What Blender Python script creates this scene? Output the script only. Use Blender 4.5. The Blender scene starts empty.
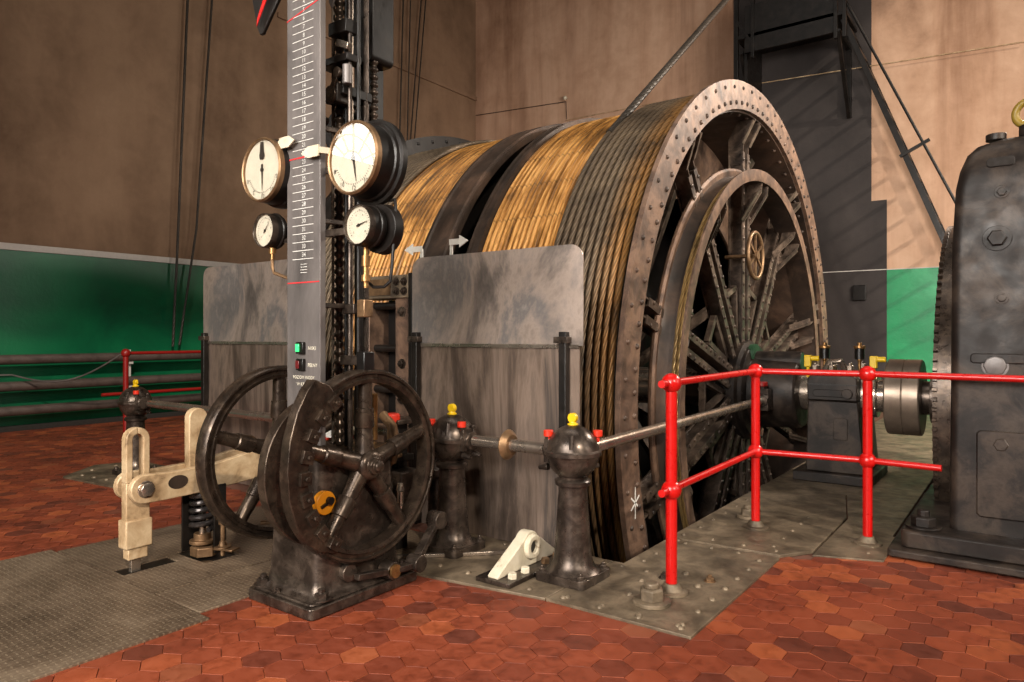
import bpy, bmesh, math, random
from mathutils import Vector, Matrix
random.seed(7)
PI = math.pi
scene = bpy.context.scene
COL = scene.collection
ORG = {}

def vv(*a): return Vector(a)

class MB:
    """collects geometry in world coordinates for one mesh object"""
    def __init__(s):
        s.v = []; s.f = []; s.m = []; s.uv = None
    def add(s, vs, fs, m=0):
        b = len(s.v)
        s.v += [tuple(p) for p in vs]
        for f in fs:
            s.f.append(tuple(b + i for i in f)); s.m.append(m)
        if s.uv is not None: s.uv += [(0, 0)] * len(vs)
        return s
    def box(s, x0, x1, y0, y1, z0, z1, m=0):
        vs = [(x0,y0,z0),(x1,y0,z0),(x1,y1,z0),(x0,y1,z0),(x0,y0,z1),(x1,y0,z1),(x1,y1,z1),(x0,y1,z1)]
        return s.add(vs, [(0,3,2,1),(4,5,6,7),(0,1,5,4),(1,2,6,5),(2,3,7,6),(3,0,4,7)], m)
    def bar(s, p0, p1, w, h, up=(0,0,1), m=0):
        """rectangular bar from p0 to p1, w across, h along 'up'"""
        p0 = Vector(p0); p1 = Vector(p1); d = (p1-p0).normalized(); u = Vector(up)
        a = d.cross(u)
        if a.length < 1e-4: a = d.cross(Vector((1,0,0)))
        a.normalize(); u = a.cross(d).normalized()
        vs = []
        for p in (p0, p1):
            for sa, su in ((-1,-1),(1,-1),(1,1),(-1,1)):
                vs.append(p + a*(sa*w/2) + u*(su*h/2))
        return s.add(vs, [(0,1,2,3),(7,6,5,4),(0,4,5,1),(1,5,6,2),(2,6,7,3),(3,7,4,0)], m)
    def lathe(s, prof, o, axis, n=32, m=0, closed=False, caps=False, a0=0.0, a1=2*PI):
        """prof = [(along, radius)] about axis through o"""
        o = Vector(o); A, U, W = basis(axis)
        full = abs(a1-a0) > 6.28
        cnt = n if full else n+1
        vs = []
        for (t, r) in prof:
            for i in range(cnt):
                a = a0+(a1-a0)*i/n
                vs.append(o + A*t + (U*math.cos(a) + W*math.sin(a))*r)
        fs = []; k = len(prof)
        rng = range(k if closed else k-1)
        for j in rng:
            j2 = (j+1) % k
            for i in range(n):
                i2 = (i+1) % cnt
                fs.append((j*cnt+i, j*cnt+i2, j2*cnt+i2, j2*cnt+i))
        if caps and not closed:
            fs.append(tuple(reversed(range(cnt)))); fs.append(tuple(range((k-1)*cnt, k*cnt)))
        return s.add(vs, fs, m)
    def cyl(s, p0, p1, r0, r1=None, n=20, m=0):
        p0 = Vector(p0); p1 = Vector(p1)
        r1 = r0 if r1 is None else r1
        return s.lathe([(0,r0),((p1-p0).length,r1)], p0, p1-p0, n, m, caps=True)
    def rev(s, prof, o, axis, n=32, m=0):
        return s.lathe(prof, o, axis, n, m, caps=True)
    def ring(s, prof, o, axis, n=48, m=0):
        return s.lathe(prof, o, axis, n, m, closed=True)
    def sphere(s, c, r, n=20, m=0, sz=1.0):
        prof = [(-r*sz*math.cos(PI*i/(n//2)), max(1e-4, r*math.sin(PI*i/(n//2)))) for i in range(n//2+1)]
        return s.lathe(prof, c, (0,0,1), n, m)
    def torus(s, c, axis, R, r, n=40, k=10, m=0, a0=0.0, a1=2*PI):
        prof = [(r*math.sin(2*PI*i/k), R+r*math.cos(2*PI*i/k)) for i in range(k)]
        return s.lathe(prof, c, axis, n, m, closed=True, a0=a0, a1=a1)
    def hexa(s, c, axis, R, h, m=0):
        return s.lathe([(0,R),(h*.85,R),(h,R*.85)], c, axis, 6, m, caps=True)
    def bolt(s, c, axis, R, m=0, stud=True):
        c = Vector(c); a = Vector(axis).normalized()
        s.lathe([(0,R*1.45),(R*.18,R*1.45)], c, a, 14, m, caps=True)
        s.hexa(c+a*(R*.18), a, R, R*.85, m)
        if stud: s.lathe([(0,R*.5),(R*.5,R*.5),(R*.6,R*.4)], c+a*(R*1.0), a, 10, m, caps=True)
        return s
    def rivet(s, c, axis, r, m=0):
        return s.lathe([(0,r),(r*.45,r*.85),(r*.75,r*.4),(r*.8,r*.05)], c, axis, 8, m)
    def prism(s, poly, o, U, W, t, m=0):
        """poly in (u,w); extruded by t along U x W"""
        o = Vector(o); U = Vector(U).normalized(); W = Vector(W).normalized(); N = U.cross(W)
        n = len(poly)
        vs = [o+U*a+W*b for a,b in poly] + [o+U*a+W*b+N*t for a,b in poly]
        fs = [tuple(reversed(range(n))), tuple(range(n,2*n))]
        for i in range(n):
            j = (i+1) % n
            fs.append((i,j,n+j,n+i))
        return s.add(vs, fs, m)
    def tube(s, pts, r, n=8, m=0, closed=False, caps=True, uv=False):
        pts = [Vector(p) for p in pts]; N = len(pts)
        if uv and s.uv is None: s.uv = [(0,0)]*len(s.v)
        T = []
        for i in range(N):
            a = pts[i-1] if (i > 0 or closed) else pts[i]
            b = pts[(i+1) % N] if (i < N-1 or closed) else pts[i]
            T.append((b-a).normalized())
        ref = Vector((0,0,1)) if abs(T[0].z) < .9 else Vector((1,0,0))
        u = (ref - T[0]*ref.dot(T[0])).normalized()
        cols = n+1 if uv else n
        vs = []; uvs = []; L = 0
        for i in range(N):
            if i: 
                u = (u - T[i]*u.dot(T[i])).normalized(); L += (pts[i]-pts[i-1]).length
            w = T[i].cross(u)
            rr = r[i] if isinstance(r, (list,tuple)) else r
            for k in range(cols):
                a = 2*PI*k/n
                vs.append(pts[i] + (u*math.cos(a)+w*math.sin(a))*rr); uvs.append((L, k/n))
        fs = []
        for i in range(N if closed else N-1):
            i2 = (i+1) % N
            for k in range(n):
                k2 = k+1 if uv else (k+1) % n
                fs.append((i*cols+k, i*cols+k2, i2*cols+k2, i2*cols+k))
        if caps and not closed:
            fs.append(tuple(reversed(range(n)))); fs.append(tuple((N-1)*cols+k for k in range(n)))
        b = len(s.v)
        s.add(vs, fs, m)
        if uv: s.uv[b:b+len(vs)] = uvs
        return s
    def weld(s):
        key = {}; remap = []; nv = []
        for p in s.v:
            k = tuple(round(c,5) for c in p)
            if k not in key: key[k] = len(nv); nv.append(p)
            remap.append(key[k])
        cnt = {}
        fs = [tuple(remap[i] for i in f) for f in s.f]
        for f in fs: cnt[frozenset(f)] = cnt.get(frozenset(f),0)+1
        keep = [i for i,f in enumerate(fs) if cnt[frozenset(f)] == 1]
        s.v = nv; s.f = [fs[i] for i in keep]; s.m = [s.m[i] for i in keep]
        return s
    def text(s, body, o, U, W, size, m=0, lift=.0015, align='CENTER'):
        cu = bpy.data.curves.new('t', 'FONT'); cu.body = body; cu.size = size
        cu.align_x = align; cu.align_y = 'CENTER'; cu.resolution_u = 2
        ob = bpy.data.objects.new('t', cu); COL.objects.link(ob)
        dg = bpy.context.evaluated_depsgraph_get()
        me = bpy.data.meshes.new_from_object(ob.evaluated_get(dg))
        o = Vector(o); U = Vector(U); W = Vector(W); N = U.cross(W)
        s.add([o+U*p.co.x+W*p.co.y+N*lift for p in me.vertices], [tuple(f.vertices) for f in me.polygons], m)
        bpy.data.objects.remove(ob); bpy.data.curves.remove(cu); bpy.data.meshes.remove(me)
        return s

def basis(axis):
    A = Vector(axis).normalized()
    if abs(A.x) > .9: U = Vector((0,1,0))
    elif abs(A.z) > .9: U = Vector((1,0,0))
    elif abs(A.y) > .9: U = Vector((1,0,0))
    else: U = A.orthogonal()
    U = (U - A*U.dot(A)).normalized()
    return A, U, A.cross(U)

def build(name, mb, mats, parent=None, bevel=0, angle=32, loc=None, normals=True):
    """ONE mesh object from the collected geometry"""
    if not isinstance(mats, (list, tuple)): mats = [mats]
    org = ORG[parent] if parent is not None else Vector(loc) if loc is not None else Vector((0,0,0))
    me = bpy.data.meshes.new(name)
    me.from_pydata([(p[0]-org.x, p[1]-org.y, p[2]-org.z) for p in mb.v], [], mb.f)
    for mt in mats: me.materials.append(mt)
    me.polygons.foreach_set('material_index', mb.m)
    me.polygons.foreach_set('use_smooth', [True]*len(me.polygons))
    if mb.uv is not None:
        at = me.attributes.new('ruv', 'FLOAT_VECTOR', 'POINT')
        fl = []
        for a, b in mb.uv: fl += [a, b, 0]
        at.data.foreach_set('vector', fl)
    if normals:
        bm = bmesh.new(); bm.from_mesh(me)
        bmesh.ops.recalc_face_normals(bm, faces=bm.faces)
        bm.to_mesh(me); bm.free()
    me.update()
    me.set_sharp_from_angle(angle=math.radians(angle))
    ob = bpy.data.objects.new(name, me); COL.objects.link(ob)
    if parent is None: ob.location = org
    else: ob.parent = parent
    ORG[ob] = org
    if bevel:
        md = ob.modifiers.new('Bevel', 'BEVEL'); md.width = bevel; md.segments = 2
        md.limit_method = 'ANGLE'; md.angle_limit = math.radians(40)
    return ob

def thing(name, label, cat, loc, group=None):
    o = bpy.data.objects.new(name, None); COL.objects.link(o)
    o.empty_display_size = .1
    o.location = loc; ORG[o] = Vector(loc)
    o['label'] = label; o['category'] = cat
    if group: o['group'] = group
    return o

def tag(o, label, cat, group=None):
    o['label'] = label; o['category'] = cat
    if group: o['group'] = group
    return o

def single(name, mb, mats, label, cat, loc, group=None, bevel=0, angle=32):
    return tag(build(name, mb, mats, None, bevel, angle, loc), label, cat, group)

def struct(name, mb, mats, **k):
    o = build(name, mb, mats, **k); o['kind'] = 'structure'; return o

def kids(o): return [c for c in bpy.data.objects if c.parent == o]
def dup(root, loc, label, group=None):
    r = root.copy(); COL.objects.link(r); r.location = loc; r['label'] = label
    ORG[r] = Vector(loc)
    if group: r['group'] = group
    for ch in kids(root):
        if ch == r: continue
        c = ch.copy(); COL.objects.link(c); c.parent = r; ORG[c] = Vector(loc)
        for g in kids(ch):
            d = g.copy(); COL.objects.link(d); d.parent = c; ORG[d] = Vector(loc)
    return r

def arc(c, r, a0, a1, n): return [(c[0]+r*math.cos(a0+(a1-a0)*i/n), c[1]+r*math.sin(a0+(a1-a0)*i/n)) for i in range(n+1)]
def rrect(x0, x1, z0, z1, r, n=5, corners=(1,1,1,1)):
    """rounded rectangle, corners = bl, br, tr, tl"""
    p = []
    for (cx, cz, a, px, pz), on in zip(((x0+r,z0+r,PI,x0,z0),(x1-r,z0+r,1.5*PI,x1,z0),(x1-r,z1-r,0,x1,z1),(x0+r,z1-r,.5*PI,x0,z1)), corners):
        p += arc((cx,cz), r, a, a+PI/2, n) if on else [(px,pz)]
    return p

# ---------------------------------------------------------------- materials
def lin(c):
    return tuple(((x/255)/12.92 if x/255 <= .04045 else ((x/255+.055)/1.055)**2.4) for x in c) + (1,)

class NT:
    def __init__(s, name):
        s.mt = bpy.data.materials.new(name); s.mt.use_nodes = True
        s.t = s.mt.node_tree; s.t.nodes.clear()
        s.out = s.n('ShaderNodeOutputMaterial'); s.b = s.n('ShaderNodeBsdfPrincipled')
        s.l(s.b.outputs[0], s.out.inputs[0])
    def n(s, k, **p):
        x = s.t.nodes.new(k)
        for a, v in p.items(): setattr(x, a, v)
        return x
    def l(s, a, b): s.t.links.new(a, b)
    def math(s, op, a, b=None, c=None):
        x = s.n('ShaderNodeMath', operation=op)
        for i, q in enumerate((a, b, c)):
            if q is None: continue
            if isinstance(q, (int, float)): x.inputs[i].default_value = q
            else: s.l(q, x.inputs[i])
        return x.outputs[0]
    def coord(s, k='Object'):
        return s.n('ShaderNodeTexCoord').outputs[k]
    def noise(s, vec, scale, detail=5, rough=.6, dist=0, stretch=None):
        if stretch:
            mp = s.n('ShaderNodeMapping'); mp.inputs['Scale'].default_value = stretch
            s.l(vec, mp.inputs[0]); vec = mp.outputs[0]
        x = s.n('ShaderNodeTexNoise'); s.l(vec, x.inputs['Vector'])
        x.inputs['Scale'].default_value = scale; x.inputs['Detail'].default_value = detail
        x.inputs['Roughness'].default_value = rough; x.inputs['Distortion'].default_value = dist
        return x.outputs[0]
    def ramp(s, fac, stops, interp='LINEAR'):
        x = s.n('ShaderNodeValToRGB'); s.l(fac, x.inputs[0]); x.color_ramp.interpolation = interp
        e = x.color_ramp.elements
        while len(e) < len(stops): e.new(.5)
        for i, (p, c) in enumerate(stops):
            e[i].position = p; e[i].color = c if len(c) == 4 else lin(c)
        return x.outputs[0]
    def maprange(s, v, a, b, c, d):
        x = s.n('ShaderNodeMapRange'); s.l(v, x.inputs[0])
        for i, q in enumerate((a, b, c, d)): x.inputs[i+1].default_value = q
        return x.outputs[0]
    def mix(s, fac, a, b, mode='MIX'):
        x = s.n('ShaderNodeMix', data_type='RGBA', blend_type=mode)
        for i, q in ((0, fac), (6, a), (7, b)):
            if isinstance(q, (int, float)): x.inputs[i].default_value = q
            elif isinstance(q, tuple): x.inputs[i].default_value = q if len(q) == 4 else lin(q)
            else: s.l(q, x.inputs[i])
        return x.outputs[2]
    def bump(s, h, strength, dist=.01):
        x = s.n('ShaderNodeBump'); x.inputs['Strength'].default_value = strength
        x.inputs['Distance'].default_value = dist; s.l(h, x.inputs['Height'])
        s.l(x.outputs[0], s.b.inputs['Normal']); return x
    def set(s, **k):
        for a, v in k.items():
            i = s.b.inputs[{'color':'Base Color','rough':'Roughness','metal':'Metallic','spec':'Specular IOR Level','coat':'Coat Weight','emit':'Emission Color','emits':'Emission Strength'}[a]]
            if isinstance(v, (int, float)): i.default_value = v
            elif isinstance(v, tuple): i.default_value = v if len(v) == 4 else lin(v)
            else: s.l(v, i)

def metal(name, stops, scale=6, rough=(.35,.6), metallic=.6, bump=.15, fine=60, stretch=None, coat=0, spec=.5):
    k = NT(name); c = k.coord()
    n1 = k.noise(c, scale, 7, .68, .4, stretch)
    n2 = k.noise(c, fine, 3)
    n3 = k.noise(c, scale*2.7, 5)
    k.set(color=k.ramp(n1, stops), rough=k.maprange(n3, .3, .7, *rough), metal=metallic)
    if bump: k.bump(k.math('ADD', n1, k.math('MULTIPLY', n2, .35)), bump, .01)
    k.set(spec=spec)
    return k.mt

def plain(name, c, rough=.5, metallic=0, emit=0):
    k = NT(name); nz = k.noise(k.coord(), 25, 4)
    base = lin(c)
    dark = tuple(x*.72 for x in base[:3])+(1,)
    k.set(color=k.mix(nz, dark, base), rough=k.maprange(nz,.3,.7,rough*.85,min(1,rough*1.15)), metal=metallic)
    if emit: k.set(emit=c, emits=emit)
    return k.mt

def plaster(name, stops, scale=.5, rough=.85):
    k = NT(name); c = k.coord()
    n1 = k.noise(c, scale, 8, .6, .2, (1,1,.35)); n2 = k.noise(c, 22, 5); n3 = k.noise(c, 1.7, 8, .68, .25)
    col = k.ramp(k.math('ADD', k.math('MULTIPLY', n1, .65), k.math('MULTIPLY', n3, .35)), stops)
    k.set(color=col, rough=rough, spec=.25)
    k.bump(k.math('ADD', n3, k.math('MULTIPLY', n2, .3)), .25, .03)
    return k

M = {}
M['cast'] = metal('black cast iron', [(.3,(36,30,26)),(.48,(66,56,49)),(.62,(100,87,77)),(.76,(52,43,37))], 8, (.22,.42), .65, .12)
M['wheel'] = metal('worn dark steel', [(.3,(40,33,28)),(.5,(66,54,45)),(.68,(94,79,66))], 11, (.22,.42), .65, .12)
M['spoke'] = metal('riveted brown iron', [(.32,(40,33,28)),(.5,(84,70,60)),(.66,(122,104,90))], 7, (.35,.55), .35, .12)
M['black'] = metal('black paint', [(.3,(13,11,9)),(.6,(31,26,23)),(.8,(50,42,36))], 6, (.3,.5), .15, .08, spec=.35)
M['motor'] = metal('black lacquered iron', [(.3,(17,13,11)),(.48,(35,28,24)),(.6,(62,51,43)),(.74,(26,21,18))], 3.4, (.34,.6), .15, .2, 40, spec=.32)
M['steel'] = metal('bright worn steel', [(.3,(136,122,110)),(.5,(164,149,135)),(.7,(190,176,162))], 2.5, (.2,.32), .85, 0)
M['sheet'] = metal('rolled sheet steel', [(.3,(72,66,64)),(.42,(128,117,110)),(.5,(176,158,146)),(.58,(130,124,122)),(.7,(196,180,168))], 1.3, (.3,.5), .55, .05, 50, (1.3,1.3,.7))
M['sheetlow'] = metal('streaked sheet steel', [(.3,(56,47,42)),(.44,(102,87,77)),(.54,(146,126,112)),(.66,(92,82,76)),(.78,(156,134,118))], 1.6, (.3,.5), .55, .06, 50, (2.2,2.2,.35))
M['plate'] = metal('dusty floor plate steel', [(.3,(58,48,38)),(.46,(100,86,69)),(.6,(132,115,94)),(.74,(78,65,52))], 4, (.42,.66), .3, .14, 70)
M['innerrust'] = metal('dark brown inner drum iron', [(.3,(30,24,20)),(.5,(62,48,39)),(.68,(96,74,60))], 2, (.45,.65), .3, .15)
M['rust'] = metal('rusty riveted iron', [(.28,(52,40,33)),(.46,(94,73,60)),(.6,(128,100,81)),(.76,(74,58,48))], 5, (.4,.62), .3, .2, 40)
M['beige'] = metal('cream painted lever steel', [(.28,(98,76,52)),(.44,(178,148,112)),(.62,(206,180,144)),(.8,(150,120,86))], 7, (.4,.6), .15, .12)
M['turned'] = metal('turned grey steel', [(.3,(98,84,72)),(.6,(140,123,108))], 2, (.3,.42), .6, 0)
M['white'] = metal('chipped white paint', [(.34,(128,98,70)),(.44,(196,184,160)),(.8,(216,206,186))], 9, (.5,.65), 0, .1)
M['brass'] = metal('brass', [(.3,(96,68,40)),(.6,(170,128,80))], 8, (.25,.42), .8, .05)
M['bronze'] = metal('dull bronze', [(.3,(84,62,44)),(.6,(150,118,86))], 8, (.35,.5), .7, .08)
M['red'] = plain('red gloss paint', (196,16,12), .3)
M['darkred'] = plain('dull red paint', (150,24,18), .4)
M['redcap'] = plain('red cap', (222,50,26), .4)
M['yellow'] = plain('yellow cap', (232,190,18), .4)
M['orange'] = plain('orange paint', (226,142,24), .4)
M['green'] = plain('green painted cap', (44,84,54), .5)
M['shade_black'] = plain('dark grease', (16,13,11), .35)  # near-black for small parts, and for shade in gaps, slots and holes
M['cream'] = plain('cream dial', (232,222,200), .5)
M['ink'] = plain('black ink', (28,24,22), .6)
M['chalk'] = plain('white marking paint', (226,222,214), .7)
M['redline'] = plain('red marking paint', (206,40,44), .6)
M['wire'] = plain('dark wire', (34,30,27), .6)
M['pipe'] = metal('grey painted pipe', [(.3,(60,50,46)),(.6,(92,78,72)),(.8,(70,56,50))], 5, (.4,.6), .2, .06)
M['lampgreen'] = plain('lit green push button', (60,220,120), .3, 0, .9)
M['lampred'] = plain('dull red push button', (96,26,28), .3)
M['scale'] = metal('grey scale plate steel', [(.3,(78,73,71)),(.55,(112,105,102)),(.75,(138,129,124))], 4, (.4,.55), .35, .04, stretch=(1,1,.35))
M['paint_black'] = plaster('black wall paint', [(.3,(40,36,35)),(.55,(58,52,50)),(.75,(74,67,64))], .6, .55).mt
M['pit'] = plain('pit concrete', (40,34,30), .9)
M['ringgold'] = plain('dull yellow paint', (150,122,40), .45)
M['spring'] = plain('black spring steel', (70,64,62), .28, .6)

# grooved wooden / steel lagging, greasy orange
def barrel_mat():
    k = NT('greasy rust lagging'); c = k.coord()
    sp = k.n('ShaderNodeSeparateXYZ'); k.l(c, sp.inputs[0])
    n1 = k.noise(c, 1.6, 7, .65, .6); n2 = k.noise(c, 1.3, 7, .7, .1, (26,1,1)); 
    mixn = k.math('ADD', k.math('MULTIPLY', n1, .35), k.math('MULTIPLY', n2, .65))
    col = k.ramp(mixn, [(.32,(44,31,20)),(.43,(108,74,38)),(.5,(166,114,54)),(.57,(212,158,90)),(.68,(132,88,44))])
    ang = k.math('ARCTAN2', sp.outputs[2], sp.outputs[1])
    fr = k.math('FRACT', k.math('MULTIPLY', ang, 54/(2*PI)))
    line = k.math('LESS_THAN', k.math('ABSOLUTE', k.math('SUBTRACT', fr, .5)), .022)
    k.set(color=k.mix(k.math('MULTIPLY', line, .4), col, (44,30,18)), rough=k.maprange(n2,.3,.7,.26,.5), metal=.3)
    k.bump(n2, .3, .012)
    return k.mt
M['barrel'] = barrel_mat()

def rope_mat(name, stops, gold=None):
    k = NT(name)
    at = k.n('ShaderNodeAttribute', attribute_name='ruv'); sp = k.n('ShaderNodeSeparateXYZ'); k.l(at.outputs['Vector'], sp.inputs[0])
    n1 = k.noise(k.coord(), 2.2, 6, .7)
    s = k.math('FRACT', k.math('ADD', k.math('MULTIPLY', sp.outputs[0], 11.0), k.math('MULTIPLY', sp.outputs[1], -6.0)))
    h = k.math('ABSOLUTE', k.math('SUBTRACT', s, .5))          # 0 on a strand's crown, .5 in the groove
    groove = k.maprange(h, .25, .5, 0, 1)
    col = k.ramp(n1, stops)
    if gold:
        ps = k.n('ShaderNodeSeparateXYZ'); k.l(k.coord(), ps.inputs[0])
        f = k.maprange(k.math('ADD', ps.outputs[0], k.math('MULTIPLY', n1, .25)), gold[0], gold[1], 0, .6)
        col = k.mix(f, col, k.ramp(n1, [(.35,(98,66,28)),(.5,(176,120,50)),(.7,(120,84,42))]))
    k.set(color=k.mix(k.math('MULTIPLY', groove, .5), col, (26,20,15)), rough=.42, metal=.45)
    k.bump(k.math('SUBTRACT', 1.0, k.math('MULTIPLY', h, h)), .6, .02)
    return k.mt
M['rope'] = rope_mat('greased steel rope', [(.3,(52,42,33)),(.48,(92,77,61)),(.62,(120,102,81)),(.75,(66,53,40))], (-.16,.06))
M['ropeold'] = rope_mat('old grey steel rope', [(.3,(58,48,38)),(.48,(98,84,68)),(.62,(126,108,88)),(.75,(76,61,46))])
M['ropegold'] = rope_mat('golden greased rope', [(.3,(96,76,46)),(.5,(172,138,86)),(.7,(132,104,62))])
M['wirerope'] = rope_mat('thin dark wire rope', [(.3,(40,35,30)),(.6,(70,62,54))])

def floor_mat():
    k = NT('red hexagon tile'); g = k.n('ShaderNodeNewGeometry'); c = k.coord()
    rnd = g.outputs['Random Per Island']
    n1 = k.noise(c, 1.1, 6, .65, .5); n2 = k.noise(c, 16, 6, .7, .4)
    tile = k.ramp(rnd, [(0,(104,52,37)),(.2,(126,59,38)),(.5,(138,66,41)),(.8,(149,72,44)),(.94,(170,90,52)),(1,(112,64,49))])
    dirt = k.ramp(k.math('ADD', k.math('MULTIPLY', n1, .5), k.math('MULTIPLY', n2, .5)), [(.34,(120,88,78)),(.5,(232,222,214)),(.62,(255,255,255))])
    k.set(color=k.mix(.8, tile, dirt, 'MULTIPLY'), rough=k.maprange(n2,.3,.7,.42,.68), spec=.4)
    k.bump(n2, .12, .006)
    return k.mt
M['tile'] = floor_mat()
M['grout'] = plain('tile grout', (112,70,52), .9)

def checker_mat():
    k = NT('chequered tread plate'); c = k.coord(); sp = k.n('ShaderNodeSeparateXYZ'); k.l(c, sp.inputs[0])
    n1 = k.noise(c, 1.8, 6, .65, .5); n2 = k.noise(c, 30, 4)
    u = k.math('MULTIPLY', sp.outputs[0], 34); w = k.math('MULTIPLY', sp.outputs[1], 34)
    fu = k.math('SUBTRACT', k.math('FRACT', u), .5); fw = k.math('SUBTRACT', k.math('FRACT', w), .5)
    par = k.math('MODULO', k.math('ABSOLUTE', k.math('ADD', k.math('FLOOR', u), k.math('FLOOR', w))), 2)
    e1 = k.math('LESS_THAN', k.math('ADD', k.math('MULTIPLY', k.math('ABSOLUTE', fu), 1.0), k.math('MULTIPLY', k.math('ABSOLUTE', fw), 3.2)), .5)
    e2 = k.math('LESS_THAN', k.math('ADD', k.math('MULTIPLY', k.math('ABSOLUTE', fu), 3.2), k.math('MULTIPLY', k.math('ABSOLUTE', fw), 1.0)), .5)
    h = k.math('ADD', k.math('MULTIPLY', par, e1), k.math('MULTIPLY', k.math('SUBTRACT', 1, par), e2))
    col = k.ramp(k.math('ADD', k.math('MULTIPLY', n1,.7), k.math('MULTIPLY', n2,.3)), [(.3,(66,52,41)),(.5,(108,90,73)),(.7,(140,121,100))])
    k.set(color=k.mix(k.math('MULTIPLY', h, .45), col, (168,148,122)), rough=k.maprange(n1,.3,.7,.42,.65), metal=.35)
    k.bump(h, .8, .004)
    return k.mt
M['checker'] = checker_mat()

def wall_mat(name, up, dado, z, stain=0):
    k = plaster(name, up)
    sp = k.n('ShaderNodeSeparateXYZ'); k.l(k.coord(), sp.inputs[0])
    old = k.b.inputs['Base Color'].links[0].from_socket
    if stain:
        st = k.ramp(k.noise(k.coord(), .8, 6, .62, .3, (1.6,1.6,.14)), [(.36,(150,120,98)),(.5,(236,228,222)),(.58,(255,255,255))])
        old = k.mix(stain, old, st, 'MULTIPLY')
    n = k.noise(k.coord(), .8, 6, .6, .6)
    g = k.ramp(n, dado)
    low = k.math('LESS_THAN', sp.outputs[2], z)
    k.set(color=k.mix(low, old, g), rough=k.maprange(low, 0, 1, .85, .38), spec=k.maprange(low, 0, 1, .25, .5))
    return k.mt
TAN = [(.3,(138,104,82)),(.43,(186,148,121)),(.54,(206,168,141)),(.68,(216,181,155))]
TAN_SHADED = [(.32,(96,74,57)),(.44,(126,100,79)),(.54,(142,114,91)),(.68,(158,129,104))]  # same tan paint darkened, the left wall's weaker light put into colour
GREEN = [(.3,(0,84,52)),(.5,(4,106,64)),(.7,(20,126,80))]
M['wall_left'] = wall_mat('shaded tan plaster and green dado', TAN_SHADED, [(.3,(0,70,44)),(.5,(2,90,55)),(.7,(10,104,64))], 2.55, .12)  # dado green darkened as well, for the less lit left wall
M['wall_back'] = wall_mat('lit tan plaster and glaring green dado', TAN, [(.3,(4,112,66)),(.5,(16,140,84)),(.7,(70,176,120))], 2.53, .5)  # dado green lifted, the glare on this wall put into colour
M['whiteband'] = plain('white painted band', (206,198,190), .7)
def glass():
    k = NT('gauge glass'); k.t.nodes.remove(k.b)
    a = k.n('ShaderNodeBsdfTransparent'); g = k.n('ShaderNodeBsdfGlossy'); g.inputs['Roughness'].default_value = .01
    m = k.n('ShaderNodeMixShader'); m.inputs[0].default_value = .12; k.l(a.outputs[0], m.inputs[1]); k.l(g.outputs[0], m.inputs[2])
    k.l(m.outputs[0], k.out.inputs[0]); return k.mt
M['glass'] = glass()
def daylight():
    k = NT('daylit window pane'); k.set(color=(20,20,20), emit=(255,248,236), emits=4.5); return k.mt
M['pane'] = daylight()
# ---------------------------------------------------------------- setting
XL, YB = -11.6, 14.2
def holed_floor():
    mb = MB()
    holes = [(-6.75,-1.92,3.72,11.6), (-.735,-.385,5.3,8.9)]
    xs = sorted({XL, 4.0, -6.75, -1.92, -.735, -.385}); ys = sorted({-6.0, YB, 3.72, 11.6, 5.3, 8.9})
    inh = lambda x, y: any(a < x < b and c < y < d for a,b,c,d in holes)
    for i in range(len(xs)-1):
        for j in range(len(ys)-1):
            if not inh((xs[i]+xs[i+1])/2, (ys[j]+ys[j+1])/2):
                mb.box(xs[i], xs[i+1], ys[j], ys[j+1], -.15, -.006, 1)
    R = .088; g = R*.975
    dx = R*math.sqrt(3); dy = R*1.5
    j = 0; y = .3
    while y < 13.9:
        x = XL + .1 + (dx/2 if j % 2 else 0)
        while x < 1.6:
            ok = not any(a-.12 < x < b+.12 and c-.12 < y < d+.12 for a,b,c,d in holes)
            if ok and y > 4.5 and -6.6 < x < -1.0: ok = False
            if ok:
                ring = [(x+g*math.cos(PI/6+PI/3*k), y+g*math.sin(PI/6+PI/3*k), 0) for k in range(6)]
                low = [(x+g*1.02*math.cos(PI/6+PI/3*k), y+g*1.02*math.sin(PI/6+PI/3*k), -.005) for k in range(6)]
                mb.add(ring+low, [tuple(range(6))]+[(k,6+k,6+(k+1)%6,(k+1)%6) for k in range(6)], 0)
            x += dx
        y += dy; j += 1
    return mb
struct('floor', holed_floor(), [M['tile'], M['grout']], normals=False, angle=20)
mb = MB()
mb.box(-6.95,-6.75,3.52,11.8,-2.7,-.16); mb.box(-1.92,-1.75,3.52,11.8,-2.7,-.16)
mb.box(-6.75,-1.92,3.52,3.72,-2.7,-.16); mb.box(-6.75,-1.92,11.6,11.8,-2.7,-.16); mb.box(-6.95,-1.75,3.52,11.8,-2.9,-2.7)
struct('wall_pit', mb, M['pit'])
mb = MB(); mb.box(-.9,-.74,5.1,9.1,-1,-.16); mb.box(-.38,-.2,5.1,9.1,-1,-.16); mb.box(-.9,-.2,5.1,9.1,-1.2,-1.0)
struct('wall_gear_pit', mb, M['pit'])
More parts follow.
